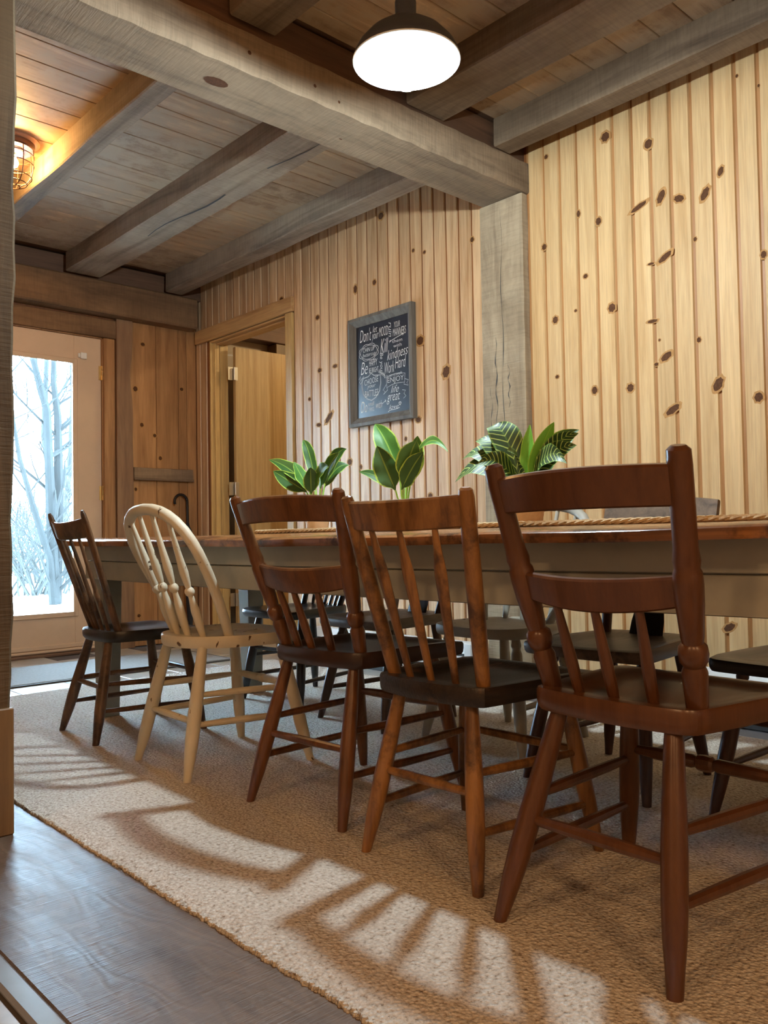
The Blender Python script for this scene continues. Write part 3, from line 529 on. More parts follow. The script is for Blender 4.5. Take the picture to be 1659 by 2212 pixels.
# baseboard heaters
def heater(y0, y1, label):
    t = thing('baseboard_heater', label, 'heater', (D-BT-0.002, (y0+y1)/2, FL), group='baseboard heaters along the boarded wall'); L = (y1-y0)/2
    pf = [(0.0, 0.02), (-0.012, 0.02), (-0.085, 0.045), (-0.088, 0.135), (-0.075, 0.15), (-0.03, 0.205), (0, 0.21)]
    MB().prism(pf, lambda u, v, d: (u, d, v), -L+0.05, L-0.05).build('heater_cover', 'heater', t, smooth=0)
    MB().box(-0.080, -0.02, -L+0.05, L-0.05, 0.001, 0.024).build('air_slot', 'heater_dark', t, smooth=0)
    MB().box(-0.086, -0.0785, -L+0.05, L-0.05, 0.146, 0.156).build('grille_slot', 'heater_dark', t, smooth=0)
    for s in (-1, 1): MB().box(-0.092, 0, s*L-s*0.052, s*L, 0.0, 0.212, 0.004).build('end_cap', 'heater', t)
heater(2.86, 4.2, 'long white baseboard heater on the wall left of the grey post')
heater(-0.6, 1.72, 'white baseboard heater on the pale pine wall at the right edge')
# ------------------------------------------------------------------ rug
rg = thing('rug', 'large beige looped wool rug under the dining table', 'rug', (0, 0, 0))
mb = MB(); nx, ny = 60, 110; x0, x1, y0, y1 = 0.872, 3.08, -1.6, 4.30; vs = []
for j in range(ny+1):
    for i in range(nx+1):
        u, v = i/nx, j/ny; x = x0+(x1-x0)*u; y = y0+(y1+0.02+0.10*u-y0)*v
        e = min(x-x0, x1-x, y-y0, y1-y+0.12)
        z = 0.0 if 0 < i < nx and 0 < j < ny else -0.008
        if i == 0: x += 0.0015*math.sin(j*0.9)+0.001*math.sin(j*2.2)-0.001
        vs.append((x, y, z+(0.0008*math.sin(i*3.1+j*1.7))-0.0008))
mb.add(vs, [(j*(nx+1)+i, j*(nx+1)+i+1, (j+1)*(nx+1)+i+1, (j+1)*(nx+1)+i) for j in range(ny) for i in range(nx)])
bnd = [i for i in range(nx+1)]+[j*(nx+1)+nx for j in range(1, ny+1)]+[ny*(nx+1)+i for i in range(nx-1, -1, -1)]+[j*(nx+1) for j in range(ny-1, 0, -1)]
o_ = len(mb.v); mb.v += [(mb.v[i][0], mb.v[i][1], FL+0.0005) for i in bnd]
mb.f += [(bnd[k], bnd[(k+1) % len(bnd)], o_+(k+1) % len(bnd), o_+k) for k in range(len(bnd))]
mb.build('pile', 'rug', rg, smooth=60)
mb = MB(); rr = random.Random(3); y = -0.6
while y < 4.3:
    r = 0.0052+rr.random()*0.002; cx = 0.8715+0.0015*math.sin(((y+1.6)/0.0536)*0.9)+rr.uniform(-0.003, 0.002); cz = -0.007+rr.uniform(-0.0025, 0.001)
    rings = []
    for a in (-0.9, -0.3, 0.3, 0.9):
        rings.append([(cx+r*math.cos(a)*math.cos(2*math.pi*j/6), y+r*math.cos(a)*math.sin(2*math.pi*j/6), cz+r*1.1*math.sin(a)) for j in range(6)])
    mb.rings(rings); y += r*1.25
bd = mb.build('edge_binding', 'rug', rg); bd['kind'] = 'stuff'
# ================================================================== CHAIRS
LEG = [(0, 0.0145), (0.08, 0.0165), (0.3, 0.0195), (0.5, 0.0210), (0.68, 0.0205), (0.80, 0.0185), (0.9, 0.0150), (1, 0.0125)]
LEGT = [(0, 0.013), (0.07, 0.017), (0.10, 0.0135), (0.14, 0.018), (0.3, 0.0195), (0.52, 0.0210), (0.68, 0.0205), (0.80, 0.018), (0.9, 0.0155), (1, 0.0125)]
STR = [(0, 0.0085), (0.25, 0.0105), (0.5, 0.0115), (0.75, 0.0105), (1, 0.0085)]
STRT = [(0, 0.0085), (0.2, 0.0125), (0.42, 0.0135), (0.445, 0.010), (0.46, 0.015), (0.5, 0.0165), (0.54, 0.015), (0.555, 0.010), (0.58, 0.0135), (0.8, 0.0125), (1, 0.0085)]
def outline(rx, rw, fx, fw_, rb=0.02, fb=0.015, c=0.03):
    """seat plan, counter-clockwise, rear edge bowed back, corners cut"""
    pts = []
    def seg(a, b, bow, n):
        for i in range(n+1):
            t = i/n; k = 4*t*(1-t)*bow; pts.append((a[0]+(b[0]-a[0])*t+k, a[1]+(b[1]-a[1])*t))
    seg((rx, rw-c), (rx, -rw+c), -rb, 8); L = math.hypot(fx-rx, fw_-rw); t = c/L
    for k in (t, 0.5, 1-t*0.7): pts.append((rx+(fx-rx)*k, -(rw+(fw_-rw)*k)))
    seg((fx, -fw_+c), (fx, fw_-c), fb, 8)
    for k in (1-t*0.7, 0.5, t): pts.append((rx+(fx-rx)*k, rw+(fw_-rw)*k))
    q = []
    for i in range(len(pts)):
        a, b = pts[i], pts[(i+1) % len(pts)]
        if math.hypot(a[0]-b[0], a[1]-b[1]) > 0.008: q += [(a[0]*0.8+b[0]*0.2, a[1]*0.8+b[1]*0.2), (a[0]*0.2+b[0]*0.8, a[1]*0.2+b[1]*0.8)]
    return q
def round_outline(rx, fx, hw, fw_, n=44):
    q = []
    for i in range(n):
        a = 2*math.pi*i/n+math.pi/2; cx, sx = math.cos(a), math.sin(a)
        mid = rx*0.35+fx*0.65
        if cx < 0: x = mid+(mid-rx)*(-abs(cx)**0.92); w = hw
        else: x = mid+(fx-mid)*abs(cx)**0.55; w = hw+(fw_-hw)*cx
        q.append((x, w*(1 if sx > 0 else -1)*abs(sx)**0.8))
    return q
def seat(out, zt, th, dish=0.012, roll=0.0, under=0.012, edge=0.006):
    cx = sum(p[0] for p in out)/len(out); cy = sum(p[1] for p in out)/len(out); fx = max(p[0] for p in out); rx = min(p[0] for p in out)
    def ring(k, z, dz=True):
        r = []
        for x, y in out:
            X, Y = cx+(x-cx)*k, cy+(y-cy)*k; t = (X-rx)/(fx-rx); Z = z
            if dz:
                d = max(0.0, min(1.0, (0.93-k)/0.35)); d = d*d*(3-2*d)
                Z -= dish*d*(1 if t > 0.22 else max(0, t/0.22))
                Z -= roll*max(0, (t-0.72)/0.28)**2
            r.append((X, Y, Z))
        return r
    rs = [ring(1-under/0.2*0.5, zt-th, False), ring(1-under/0.2*0.12, zt-th+0.008, False), ring(1.0, zt-th*0.55, False)]
    rs += [ring(1.0, zt-edge), ring(1-edge*2.0, zt)]+[ring(k, zt) for k in (0.93, 0.84, 0.74, 0.62, 0.48, 0.32, 0.16, 0.02)]
    return MB().rings(rs)
def rail(pL, pR, d, h, th, bow=0.03, at=0.0, ab=0.0, n=16, endh=1.0):
    """bent rail between two posts, d = post direction (up); bow bends it backward (-x)"""
    pL, pR, d = Vector(pL), Vector(pR), Vector(d).normalized(); rs = []; lat = (pR-pL).normalized(); bk = d.cross(lat).normalized()
    if bk.x > 0: bk = -bk
    for i in range(n+1):
        u = i/n; k = 4*u*(1-u); c = pL.lerp(pR, u)+bk*(bow*k)
        hh = h*(endh+(1-endh)*k)
        t, b = c+d*(hh/2+at*k), c-d*(hh/2-ab*k); e = th/2; q = min(0.004, e*0.6)
        rs.append([b-bk*(e-q), b-bk*e+d*q, t-bk*e-d*q, t-bk*(e-q), t+bk*(e-q), t+bk*e-d*q, b+bk*e+d*q, b+bk*(e-q)])
    return MB().rings(rs)
def legs(t, mat, rf, ff, rt_, ft_, zu, prof=LEG, profF=None, k=1.0):
    """rear feet/tops (x, half width), front feet/tops; zu = underside of seat"""
    L = {}
    for nm, f, tp, pf in (('R', rf, rt_, prof), ('F', ff, ft_, profF or prof)):
        for s in (1, -1):
            a, b = Vector((tp[0], s*tp[1], zu)), Vector((f[0], s*f[1], 0)); L[nm, s] = (a, b)
            MB().turned(a, b, [(q, r*k) for q, r in pf], 14, floor=True).build('leg', mat, t)
    return L
def at(L, z): a, b = L; return a.lerp(b, (a.z-z)/(a.z-b.z))
def stretchers(t, L, mat, rear=(0.20,), side=(0.245, 0.135), front=(0.27,), fprof=STRT, k=1.0):
    for z in rear: MB().turned(at(L['R', 1], z), at(L['R', -1], z), [(q, r*k) for q, r in STR], 10).build('stretcher', mat, t)
    for z in front: MB().turned(at(L['F', 1], z), at(L['F', -1], z), [(q, r*k) for q, r in fprof], 10).build('stretcher', mat, t)
    for s in (1, -1):
        for z in side: MB().turned(at(L['R', s], z), at(L['F', s], z-0.005), [(q, r*k) for q, r in STR], 10).build('stretcher', mat, t)
P_TURN = [(0, 0.0165), (0.03, 0.018), (0.16, 0.0205), (0.185, 0.0165), (0.205, 0.0225), (0.235, 0.0240), (0.26, 0.0225), (0.275, 0.0165), (0.30, 0.0185), (0.42, 0.0225), (0.50, 0.0235), (0.54, 0.0225), (0.555, 0.0195), (0.585, 0.0215), (0.63, 0.019), (0.75, (0.0165, 0.020)), (0.93, (0.0155, 0.0205)), (0.985, (0.0145, 0.0195)), (1, (0.009, 0.012))]
P_PLAIN = [(0, 0.0155), (0.05, 0.0165), (0.35, 0.0185), (0.6, (0.0165, 0.0205)), (0.95, (0.015, 0.0195)), (0.99, (0.013, 0.016)), (1, (0.008, 0.010))]
P_EAR = [(0, 0.014), (0.2, (0.014, 0.017)), (0.45, (0.0125, 0.021)), (0.75, (0.0115, 0.0225)), (0.9, (0.011, 0.021)), (0.97, (0.009, 0.015)), (1, (0.005, 0.006))]
def posts(t, mat, base, top, prof, k=1.0):
    r = {}
    for s in (1, -1):
        a, b = Vector((base[0], s*base[1], base[2]-0.01)), Vector((top[0], s*top[1], top[2])); r[s] = (a, b)
        MB().turned(a, b, [(q, tuple(z*k for z in w) if isinstance(w, tuple) else w*k) for q, w in prof], 16, ref=(1, 0, 0)).build('back_post', mat, t)
    return r
def pp(P, s, z): a, b = P[s]; return a.lerp(b, (z-a.z)/(b.z-a.z))
def midrail_chair(t, wm, sm, o):
    L = legs(t, wm, o['rf'], o['ff'], o['rt'], o['ft'], o['zs']-0.038, LEG, LEGT, o.get('k', 1)); stretchers(t, L, wm, k=o.get('k', 1), rear=(0.19,), side=(0.235, 0.125), front=(0.255,))
    seat(o['out'], o['zs'], 0.044, 0.014, 0.01, 0.010).build('seat', sm, t)
    P = posts(t, wm, (o['pb'][0], o['pb'][1], o['zs']), o['pt'], P_TURN, o.get('k', 1)); d = (P[1][1]-P[1][0]+P[-1][1]-P[-1][0])
    zc, zm = o['zc'], o['zm']
    rail(pp(P, 1, zc), pp(P, -1, zc), d, o['hc'], 0.020, 0.035, o['arch'], o['arch']*0.75).build('crest_rail', wm, t)
    rail(pp(P, 1, zm), pp(P, -1, zm), d, o['hm'], 0.018, 0.030, -0.002, -0.012).build('lower_rail', wm, t)
    for u in o['sp']:
        a = Vector((o['pb'][0]-0.018*4*u*(1-u), o['pb'][1]*0.94*(1-2*u), o['zs']-0.008))
        q = pp(P, 1, zm-o['hm']*0.4).lerp(pp(P, -1, zm-o['hm']*0.4), u+0.06*(0.5-u)); q.x -= 0.030*4*u*(1-u)
        MB().turned(a, q, [(0, 0.0095), (0.1, 0.0115), (0.35, 0.0125), (0.6, 0.0105), (1, 0.0075)], 10).build('spindle', wm, t)
# --- nearest chair
c5 = thing('dining_chair', 'russet brown wooden chair, nearest to the camera, with short spindles under its lower back rail', 'chair', (1.558, 0.872, 0), R(-2.5), 'chairs on the near side of the table')
midrail_chair(c5, 'c5_wood', 'c5_wood', dict(rf=(-0.292, 0.187), ff=(0.195, 0.222), rt=(-0.17, 0.124), ft=(0.13, 0.165), zs=0.440, out=outline(-0.195, 0.178, 0.215, 0.235, 0.018, 0.012, 0.018), pb=(-0.148, 0.158), pt=(-0.268, 0.205, 0.890), zc=0.826, hc=0.072, zm=0.648, hm=0.054, arch=0.014, sp=(0.22, 0.5, 0.77), k=1.10))
# --- middle chair with dark seat
c3 = thing('dining_chair', 'chestnut brown chair with arched crest, lower rail and near black seat', 'chair', (1.625, 1.880, 0), R(4.0), 'chairs on the near side of the table')
midrail_chair(c3, 'c3_wood', 'c3_seat', dict(rf=(-0.265, 0.190), ff=(0.215, 0.21), rt=(-0.16, 0.135), ft=(0.14, 0.16), zs=0.440, out=outline(-0.185, 0.180, 0.235, 0.215, 0.02, 0.015, 0.02), pb=(-0.150, 0.152), pt=(-0.290, 0.218, 0.873), zc=0.822, hc=0.066, zm=0.648, hm=0.062, arch=0.022, sp=(0.20, 0.42, 0.70), k=1.0))
# --- arrow spindle chair
c4 = thing('dining_chair', 'honey brown chair with straight crest, three arrow spindles and black worn seat', 'chair', (1.540, 1.350, 0), 0.0, 'chairs on the near side of the table')
L = legs(c4, 'c4_wood', (-0.213, 0.176), (0.18, 0.21), (-0.150, 0.112), (0.13, 0.155), 0.382, [(q, r*0.98) for q, r in LEG]); stretchers(c4, L, 'c4_wood', rear=(0.195,), side=(0.235, 0.115), front=(0.235,), fprof=STR, k=0.98)
seat(outline(-0.178, 0.168, 0.215, 0.205, 0.022, 0.012, 0.012), 0.420, 0.042, 0.013, 0.006, 0.008).build('seat', 'c4_seat', c4)
P = posts(c4, 'c4_wood', (-0.140, 0.140, 0.42), (-0.245, 0.192, 0.848), P_PLAIN); d = P[1][1]-P[1][0]+P[-1][1]-P[-1][0]
rail(pp(P, 1, 0.801), pp(P, -1, 0.801), d, 0.069, 0.017, 0.030, 0.002, 0.000).build('crest_rail', 'c4_wood', c4)
for u in (0.22, 0.50, 0.78):
    a = Vector((-0.146-0.012*4*u*(1-u), 0.128*(1-2*u), 0.412)); b = pp(P, 1, 0.772).lerp(pp(P, -1, 0.772), u); b.x -= 0.030*4*u*(1-u)
    MB().turned(a, b, [(0, 0.0085), (0.25, (0.010, 0.0105)), (0.5, (0.0085, 0.0150)), (0.68, (0.0075, 0.0185)), (0.74, (0.0075, 0.0175)), (0.86, (0.007, 0.0105)), (1, 0.0065)], 12, ref=(1, 0, 0)).build('arrow_spindle', 'c4_wood', c4)
# --- hoop back chairs
def hoop_chair(t, mat, smat, zs=0.437, top=0.872):
    L = legs(t, mat, (-0.232, 0.182), (0.20, 0.228), (-0.145, 0.124), (0.13, 0.155), zs-0.036, LEG, LEGT, 1.05); stretchers(t, L, mat, rear=(0.175,), side=(0.255, 0.165), front=(0.255,), fprof=STRT, k=1.0)
    out = round_outline(-0.205, 0.225, 0.205, 0.20)
    seat(out, zs, 0.038, 0.012, 0.004, 0.010).build('seat', smat, t)
    def hp(s, side):
        w = 0.150+0.074*math.sin(min(1, s*1.6)*math.pi/2) if s < 0.62 else 0.224*max(0, 1-((s-0.62)/0.38)**2.4)**(1/2.4)
        return Vector((-0.060-0.225*s, side*w, zs-0.008+(top-0.012-zs)*s))
    ss = [0, 0.1, 0.2, 0.3, 0.4, 0.5, 0.58, 0.66, 0.74, 0.82, 0.89, 0.94, 0.975, 0.993]
    pts = [hp(s, 1) for s in ss]+[hp(1.0, 1)]+[hp(s, -1) for s in reversed(ss)]
    MB().tube(pts, [0.0155+0.0035*math.sin(math.pi*i/(len(pts)-1)) for i in range(len(pts))], 12).build('hoop', mat, t)
    for y0, y1, s in ((0.105, 0.140, 0.93), (0.036, 0.048, 0.99), (-0.036, -0.048, 0.99), (-0.105, -0.140, 0.93)):
        a = Vector((-0.160+abs(y0)*0.28, y0, zs-0.008)); b = Vector((-0.060-0.225*s, y1, zs-0.008+(top-0.012-zs)*s-0.006))
        MB().turned(a, b, [(0, 0.0095), (0.12, 0.0135), (0.24, 0.0145), (0.34, 0.0095), (0.365, 0.009), (0.38, 0.0145), (0.40, 0.0165), (0.42, 0.0145), (0.435, 0.009), (0.47, 0.0115), (0.56, 0.0145), (0.7, 0.011), (0.85, 0.0085), (1, 0.007)], 12).build('spindle', mat, t)
c2 = thing('dining_chair', 'cream painted hoop back chair with chipped paint, near side of the table', 'chair', (1.552, 2.520, 0), R(-2.5), 'chairs on the near side of the table')
hoop_chair(c2, 'cream', 'cream')
# --- rod back chair at the end
def rod_chair(t, wm, sm, zs=0.408, zt=0.866, n=4, lw=None, legm=None):
    lm = legm or wm
    L = legs(t, lm, (-0.235, 0.172), (0.19, 0.205), (-0.150, 0.092), (0.13, 0.15), zs-0.036, LEG); stretchers(t, L, lm, rear=(0.20,), side=(0.21, 0.115), front=(0.24,), fprof=STR, k=0.9)
    seat(outline(-0.170, 0.158, 0.215, 0.205, 0.02, 0.015, 0.03), zs, 0.042, 0.015, 0.012, 0.016, 0.008).build('seat', sm, t)
    P = posts(t, wm, (-0.125, 0.128, zs), (-0.282, 0.174, zt), P_EAR); d = P[1][1]-P[1][0]+P[-1][1]-P[-1][0]
    zc = zt-0.062
    rail(pp(P, 1, zc), pp(P, -1, zc), d, 0.074, 0.014, 0.028, -0.006, -0.002).build('crest_rail', wm, t)
    for i in range(n):
        u = (i+1)/(n+1); a = Vector((-0.130-0.015*4*u*(1-u), 0.115*(1-2*u), zs-0.008)); b = pp(P, 1, zc-0.034).lerp(pp(P, -1, zc-0.034), u); b.x -= 0.028*4*u*(1-u)
        MB().turned(a, b, [(0, 0.007), (0.3, 0.0095), (0.6, 0.0085), (1, 0.006)], 10).build('spindle', wm, t)
c1 = thing('dining_chair', 'worn walnut brown rod back chair with black seat, closest to the glazed door', 'chair', (1.552, 3.180, 0), R(-2.0), 'chairs on the near side of the table')
rod_chair(c1, 'c1_wood', 'c1_seat')
# --- far side chairs (facing the camera)
def splat_chair(t, wm, sm, spm, crm, zs=0.425, zt=0.862):
    L = legs(t, wm, (-0.17, 0.175), (0.24, 0.205), (-0.12, 0.115), (0.15, 0.15), zs-0.036, LEG, LEGT); stretchers(t, L, wm, rear=(0.20,), side=(0.23, 0.13), front=(0.25,), k=0.95)
    seat(outline(-0.165, 0.160, 0.245, 0.215, 0.02, 0.015, 0.02), zs, 0.042, 0.014, 0.012, 0.010).build('seat', sm, t)
    P = posts(t, wm, (-0.120, 0.140, zs), (-0.225, 0.178, zt-0.085), P_PLAIN); d = P[1][1]-P[1][0]+P[-1][1]-P[-1][0]
    a, b = pp(P, 1, zt-0.055), pp(P, -1, zt-0.055); a.y += 0.022; b.y -= 0.022
    rail(a, b, d, 0.092, 0.018, 0.026, 0.012, 0.0, endh=0.72).build('crest_rail', crm, t)
    q0, q1 = Vector((-0.128, 0, zs-0.006)), (a+b)/2; q1.z -= 0.04; q1.x -= 0.02
    MB().turned(q0, q1, [(0, (0.006, 0.060)), (0.12, (0.006, 0.058)), (0.3, (0.006, 0.046)), (0.55, (0.006, 0.050)), (0.8, (0.006, 0.062)), (1, (0.006, 0.056))], 20, ref=(1, 0, 0)).build('back_splat', spm, t)
G2 = 'chairs on the far side of the table'
f1 = thing('dining_chair', 'black painted spindle chair on the far side, closest to the oak door', 'chair', (2.40, 3.20, 0), R(184), G2); rod_chair(f1, 'black_paint', 'black_paint', 0.432, 0.835, 5)
f2 = thing('dining_chair', 'dark brown splat back chair on the far side, beside the black spindle chair', 'chair', (2.415, 2.575, 0), R(178), G2); splat_chair(f2, 'dark_brown', 'grey_brown', 'black_paint', 'dark_brown', 0.430, 0.825)
f3 = thing('dining_chair', 'grey white hoop back chair on the far side of the table', 'chair', (2.42, 1.985, 0), R(180), G2); hoop_chair(f3, 'grey_paint', 'grey_paint', 0.430, 0.880)
f4 = thing('dining_chair', 'grey brown chair with wide black splat on the far side', 'chair', (2.325, 1.430, 0), R(180), G2); splat_chair(f4, 'red_brown', 'grey_brown', 'black_paint', 'grey_brown', 0.425, 0.872)
f5 = thing('dining_chair', 'black seated chair with red brown legs, cut off by the right edge', 'chair', (2.39, 0.865, 0), R(181), G2); splat_chair(f5, 'red_brown', 'black_paint', 'black_paint', 'grey_brown', 0.420, 0.84)
# ================================================================== TABLE
tb = thing('dining_table', 'long farmhouse table with varnished plank top and grey painted apron', 'table', (1.95, 1.80, 0))
TX0, TX1, TY0, TY1 = -0.475, 0.475, -1.95, 1.83; zt = 0.767
nb = 5; w = (TX1-TX0)/nb
for i in range(nb):
    a, b = TX0+w*i+0.001-(0.045 if i == 0 else 0), TX0+w*(i+1)-0.001; rs = []; m = 30
    for j in range(m+1):
        v = j/m; y = TY0+(TY1-TY0)*v; sag = -0.009*math.sin(math.pi*min(1, max(0, (y+1.4)/3.2)))+0.0012*math.sin(j*1.3+i)
        t0, t1 = 0.0, 0.0
        if i == 0: t0 = -0.010               # front plank is cupped and worn down along its outer edge
        e = 0.0016*math.sin(j*2.1+i*2)
        if i == 0: sec = [(a+e, zt-0.032), (a-0.002+e, zt-0.024), (a-0.001+e, zt-0.0115), (a+0.003+e, zt-0.0085), (a+0.022, zt-0.0035), (a+0.06, zt-0.0005), (b, zt), (b, zt-0.032)]
        else: sec = [(a, zt-0.032), (a, zt-0.002), (a+0.003, zt), (b-0.003, zt), (b+(e if i == nb-1 else 0), zt-0.002), (b+(e if i == nb-1 else 0), zt-0.032)]
        rs.append([(x, y, z+sag*(max(0, min(1, (b-x)/w)) if i == 0 else 0)) for x, z in sec])
    MB().rings(rs).build('plank', 'tabletop', tb)
zb = zt-0.036
def apron(x, sgn):
    for k, (z0, z1, off) in enumerate(((0.672, zb+0.006, 0.0), (0.592, 0.669, 0.004))):
        rs = []
        for j in range(21):
            y = TY0+0.06+(TY1-TY0-0.12)*j/20; sag = -0.008*math.sin(math.pi*min(1, max(0, (y+1.4)/3.2)))
            xo = x+sgn*off
            s1 = sag if k else sag*0.3
            rs.append([(xo, y, z0+sag+0.002), (xo, y, z1+s1-0.002), (xo+sgn*0.003, y, z1+s1), (xo+sgn*0.022, y, z1+s1), (xo+sgn*0.022, y, z0+sag), (xo+sgn*0.003, y, z0+sag)])
        MB().rings(rs).build('apron_board', 'apron', tb)
apron(TX0+0.032, 1); apron(TX1-0.032, -1)
for y in (TY0+0.07, TY1-0.07): MB().box(TX0+0.055, TX1-0.055, y-0.011, y+0.011, 0.60, zb-0.008, 0.002).build('end_apron', 'apron', tb)
for x in (TX0+0.105, TX1-0.105):
    for y in (TY0+0.13, TY1-0.125):
        rs = []
        for z, h in ((0.0, 0.037), (0.05, 0.038), (0.55, 0.046), (0.592, 0.046), (0.735, 0.046)):
            c = 0.004; rs.append([(x+sx*(h-(c if q else 0)), y+sy*(h-(0 if q else c)), z) for sx, sy, q in ((1, 1, 0), (-1, 1, 0), (-1, 1, 1), (-1, -1, 1), (-1, -1, 0), (1, -1, 0), (1, -1, 1), (1, 1, 1))])
        # order the eight chamfer points around the square
        rs = [sorted(r, key=lambda p: math.atan2(p[1]-y, p[0]-x)) for r in rs]
        MB().rings(rs).build('leg', 'table_leg', tb)
# rope edged runner
ru = thing('table_runner', 'braided jute rope runner laid along the table', 'runner', (1.95, 1.62, zt+0.001))
def twist(pts, r=0.0045):
    mb = MB()
    for ph in (0, 2.094, 4.189):
        q = []
        for i, p in enumerate(pts):
            a = i*0.9+ph; q.append((p[0]+r*0.8*math.cos(a), p[1], p[2]+r*0.8*math.sin(a)))
        mb.tube(q, r, 5)
    return mb
for k in range(9):
    x = -0.20+0.05*k; yy = [-1.05+0.0105*i for i in range(int((0.0+2.05)/0.0105))]
    pts = [(x+0.002*math.sin(y*7+k), y, 0.0085) for y in yy]
    if k in (0, 8): twist(pts).build('rope_edge', 'rope', ru)
MB().rings([[(-0.196, y, z), (-0.196, y, z+0.004), (0.196, y, z+0.004), (0.196, y, z)] for y, z in [(-1.05+0.0684*i, 0.0005) for i in range(31)]]).build('woven_mat', 'rope', ru)
# ================================================================== PLANTS
def leaf(t, base, tip, width, mat, sag=0.0, arch=0.03, roll=0.0, fold=0.25, curl=0.0, wav=0.10):
    b, e = Vector(base), Vector(tip); d = e-b; L = d.length; n = 14; m = 6; mb = MB(); mb.uv = []
    nrm = Vector((-0.55, -0.55, 0.62)); dn = d.normalized(); nrm = (nrm-dn*nrm.dot(dn)).normalized(); side = dn.cross(nrm); roll *= 0.45
    side, nrm = side*math.cos(roll)+nrm*math.sin(roll), nrm*math.cos(roll)-side*math.sin(roll)
    vs = []
    for i in range(n+1):
        s = i/n; c = b+d*s+Vector((0, 0, 1))*(arch*4*s*(1-s)-sag*s**3)
        w = width*3.15*s**0.72*(1-s)**0.95+0.0008
        if s < 0.16: w = max(0.0022, w*s/0.16)
        for j in range(m+1):
            q = j/m*2-1
            p = c+side*(w*q)+nrm*(abs(q)*w*fold+curl*s*s*w*q+wav*w*math.sin(s*14+q*2)*abs(q))
            vs.append(p); mb.uv.append((j/m, s))
    mb.add(vs, [(i*(m+1)+j, i*(m+1)+j+1, (i+1)*(m+1)+j+1, (i+1)*(m+1)+j) for i in range(n) for j in range(m)])
    return mb.build('leaf', mat, t, smooth=180)
def pot(t, r0, r1, h, mat, ribs=False):
    pf = [(0.001, 0.0), (r0, 0.0), (r0+0.002, 0.004)]
    if ribs:
        for i in range(1, 7):
            f = i/7; pf += [(r0+(r1-r0)*f, h*0.86*f), (r0+(r1-r0)*f+0.0015, h*0.86*f+0.003)]
    pf += [(r1-0.003, h*0.76), (r1+0.004, h*0.78), (r1+0.005, h*0.97), (r1+0.003, h), (r1-0.005, h), (r1-0.007, h*0.9), (0.001, h*0.88)]
    po = MB().lathe(pf, n=32).build('pot', mat, t)
    MB().lathe([(r1-0.0075, h*0.885), (0.03, h*0.91), (0.001, h*0.92)], n=20).build('soil', 'soil', po)
ZT = zt+0.001
def plant(y, x, r0, r1, h, potm, label, leaves, stem=0.0, ribs=False):
    t = thing('potted_plant', label, 'plant', (x, y, ZT+0.005), 0, 'potted plants on the table'); pot(t, r0, r1, h, potm, ribs)
    for (by, bx, bz, ty, tx_, tz, w, mt, kw) in leaves:
        lf = leaf(t, (bx, by-y, bz-ZT), (tx_, ty-y, tz-ZT), w, mt, **kw)
        a = Vector((bx*0.4, (by-y)*0.4, h*0.9)); MB().tube([a, (a+Vector((bx, by-y, bz-ZT)))/2, (bx, by-y, bz-ZT)], 0.0028, 6).build('stem', 'leaf_young', lf)
    return t
K = lambda **k: k
plant(2.49, 1.95, 0.036, 0.050, 0.088, 'terracotta', 'small variegated plant in pale pot nearest the oak door', [
 (2.52, -0.01, 0.93, 2.775, -0.02, 1.063, 0.030, 'leaf', K(arch=0.02, fold=0.3)), (2.50, 0.0, 0.95, 2.60, 0.02, 1.128, 0.022, 'leaf', K(arch=0.03, roll=0.6, sag=-0.0)),
 (2.47, 0.02, 0.95, 2.375, 0.05, 1.075, 0.024, 'leaf', K(arch=0.035, roll=-0.4)), (2.46, -0.01, 0.93, 2.322, -0.03, 1.05, 0.026, 'leaf2', K(arch=0.02, roll=-0.5)),
 (2.47, -0.03, 0.92, 2.345, -0.06, 1.00, 0.030, 'leaf2', K(arch=0.03, roll=-0.6)), (2.50, -0.03, 0.92, 2.555, -0.06, 1.035, 0.036, 'leaf2', K(arch=0.0, roll=-1.3, fold=0.15)),
 (2.49, -0.03, 0.91, 2.44, -0.07, 1.005, 0.030, 'leaf', K(arch=0.01, roll=-1.2)), (2.53, -0.02, 0.92, 2.69, -0.06, 1.01, 0.034, 'leaf', K(arch=0.0, roll=0.7)),
 (2.49, 0.03, 0.93, 2.42, 0.10, 1.02, 0.03, 'leaf', K(arch=0.03)), (2.51, 0.03, 0.93, 2.58, 0.11, 1.02, 0.03, 'leaf', K(arch=0.03))])
plant(2.02, 1.95, 0.036, 0.048, 0.080, 'terracotta', 'tall variegated plant standing in the middle of the table', [
 (2.04, 0.0, 0.95, 2.182, 0.02, 1.143, 0.040, 'leaf2', K(arch=0.02, roll=0.9, fold=0.3)), (2.00, 0.0, 0.94, 1.795, -0.02, 1.008, 0.020, 'leaf2', K(arch=0.075, roll=-0.2)),
 (2.00, -0.02, 0.92, 1.905, -0.05, 1.052, 0.040, 'leaf2', K(arch=0.02, roll=-0.9, fold=0.3)), (2.04, -0.02, 0.90, 2.19, -0.05, 0.972, 0.020, 'leaf', K(arch=0.015, roll=0.4)),
 (2.03, -0.03, 0.90, 2.085, -0.06, 1.052, 0.044, 'leaf', K(arch=0.0, roll=1.2, fold=0.25)), (2.00, -0.03, 0.90, 1.885, -0.04, 1.015, 0.034, 'leaf', K(arch=0.01, roll=-0.8)),
 (2.02, 0.03, 0.93, 2.03, 0.09, 1.07, 0.032, 'leaf', K(arch=0.02)), (2.01, 0.02, 0.92, 1.97, 0.02, 1.08, 0.034, 'leaf2', K(arch=0.01, roll=-1.4)), (2.04, 0.03, 0.93, 2.13, 0.09, 1.03, 0.03, 'leaf', K(arch=0.03))])
zl = []
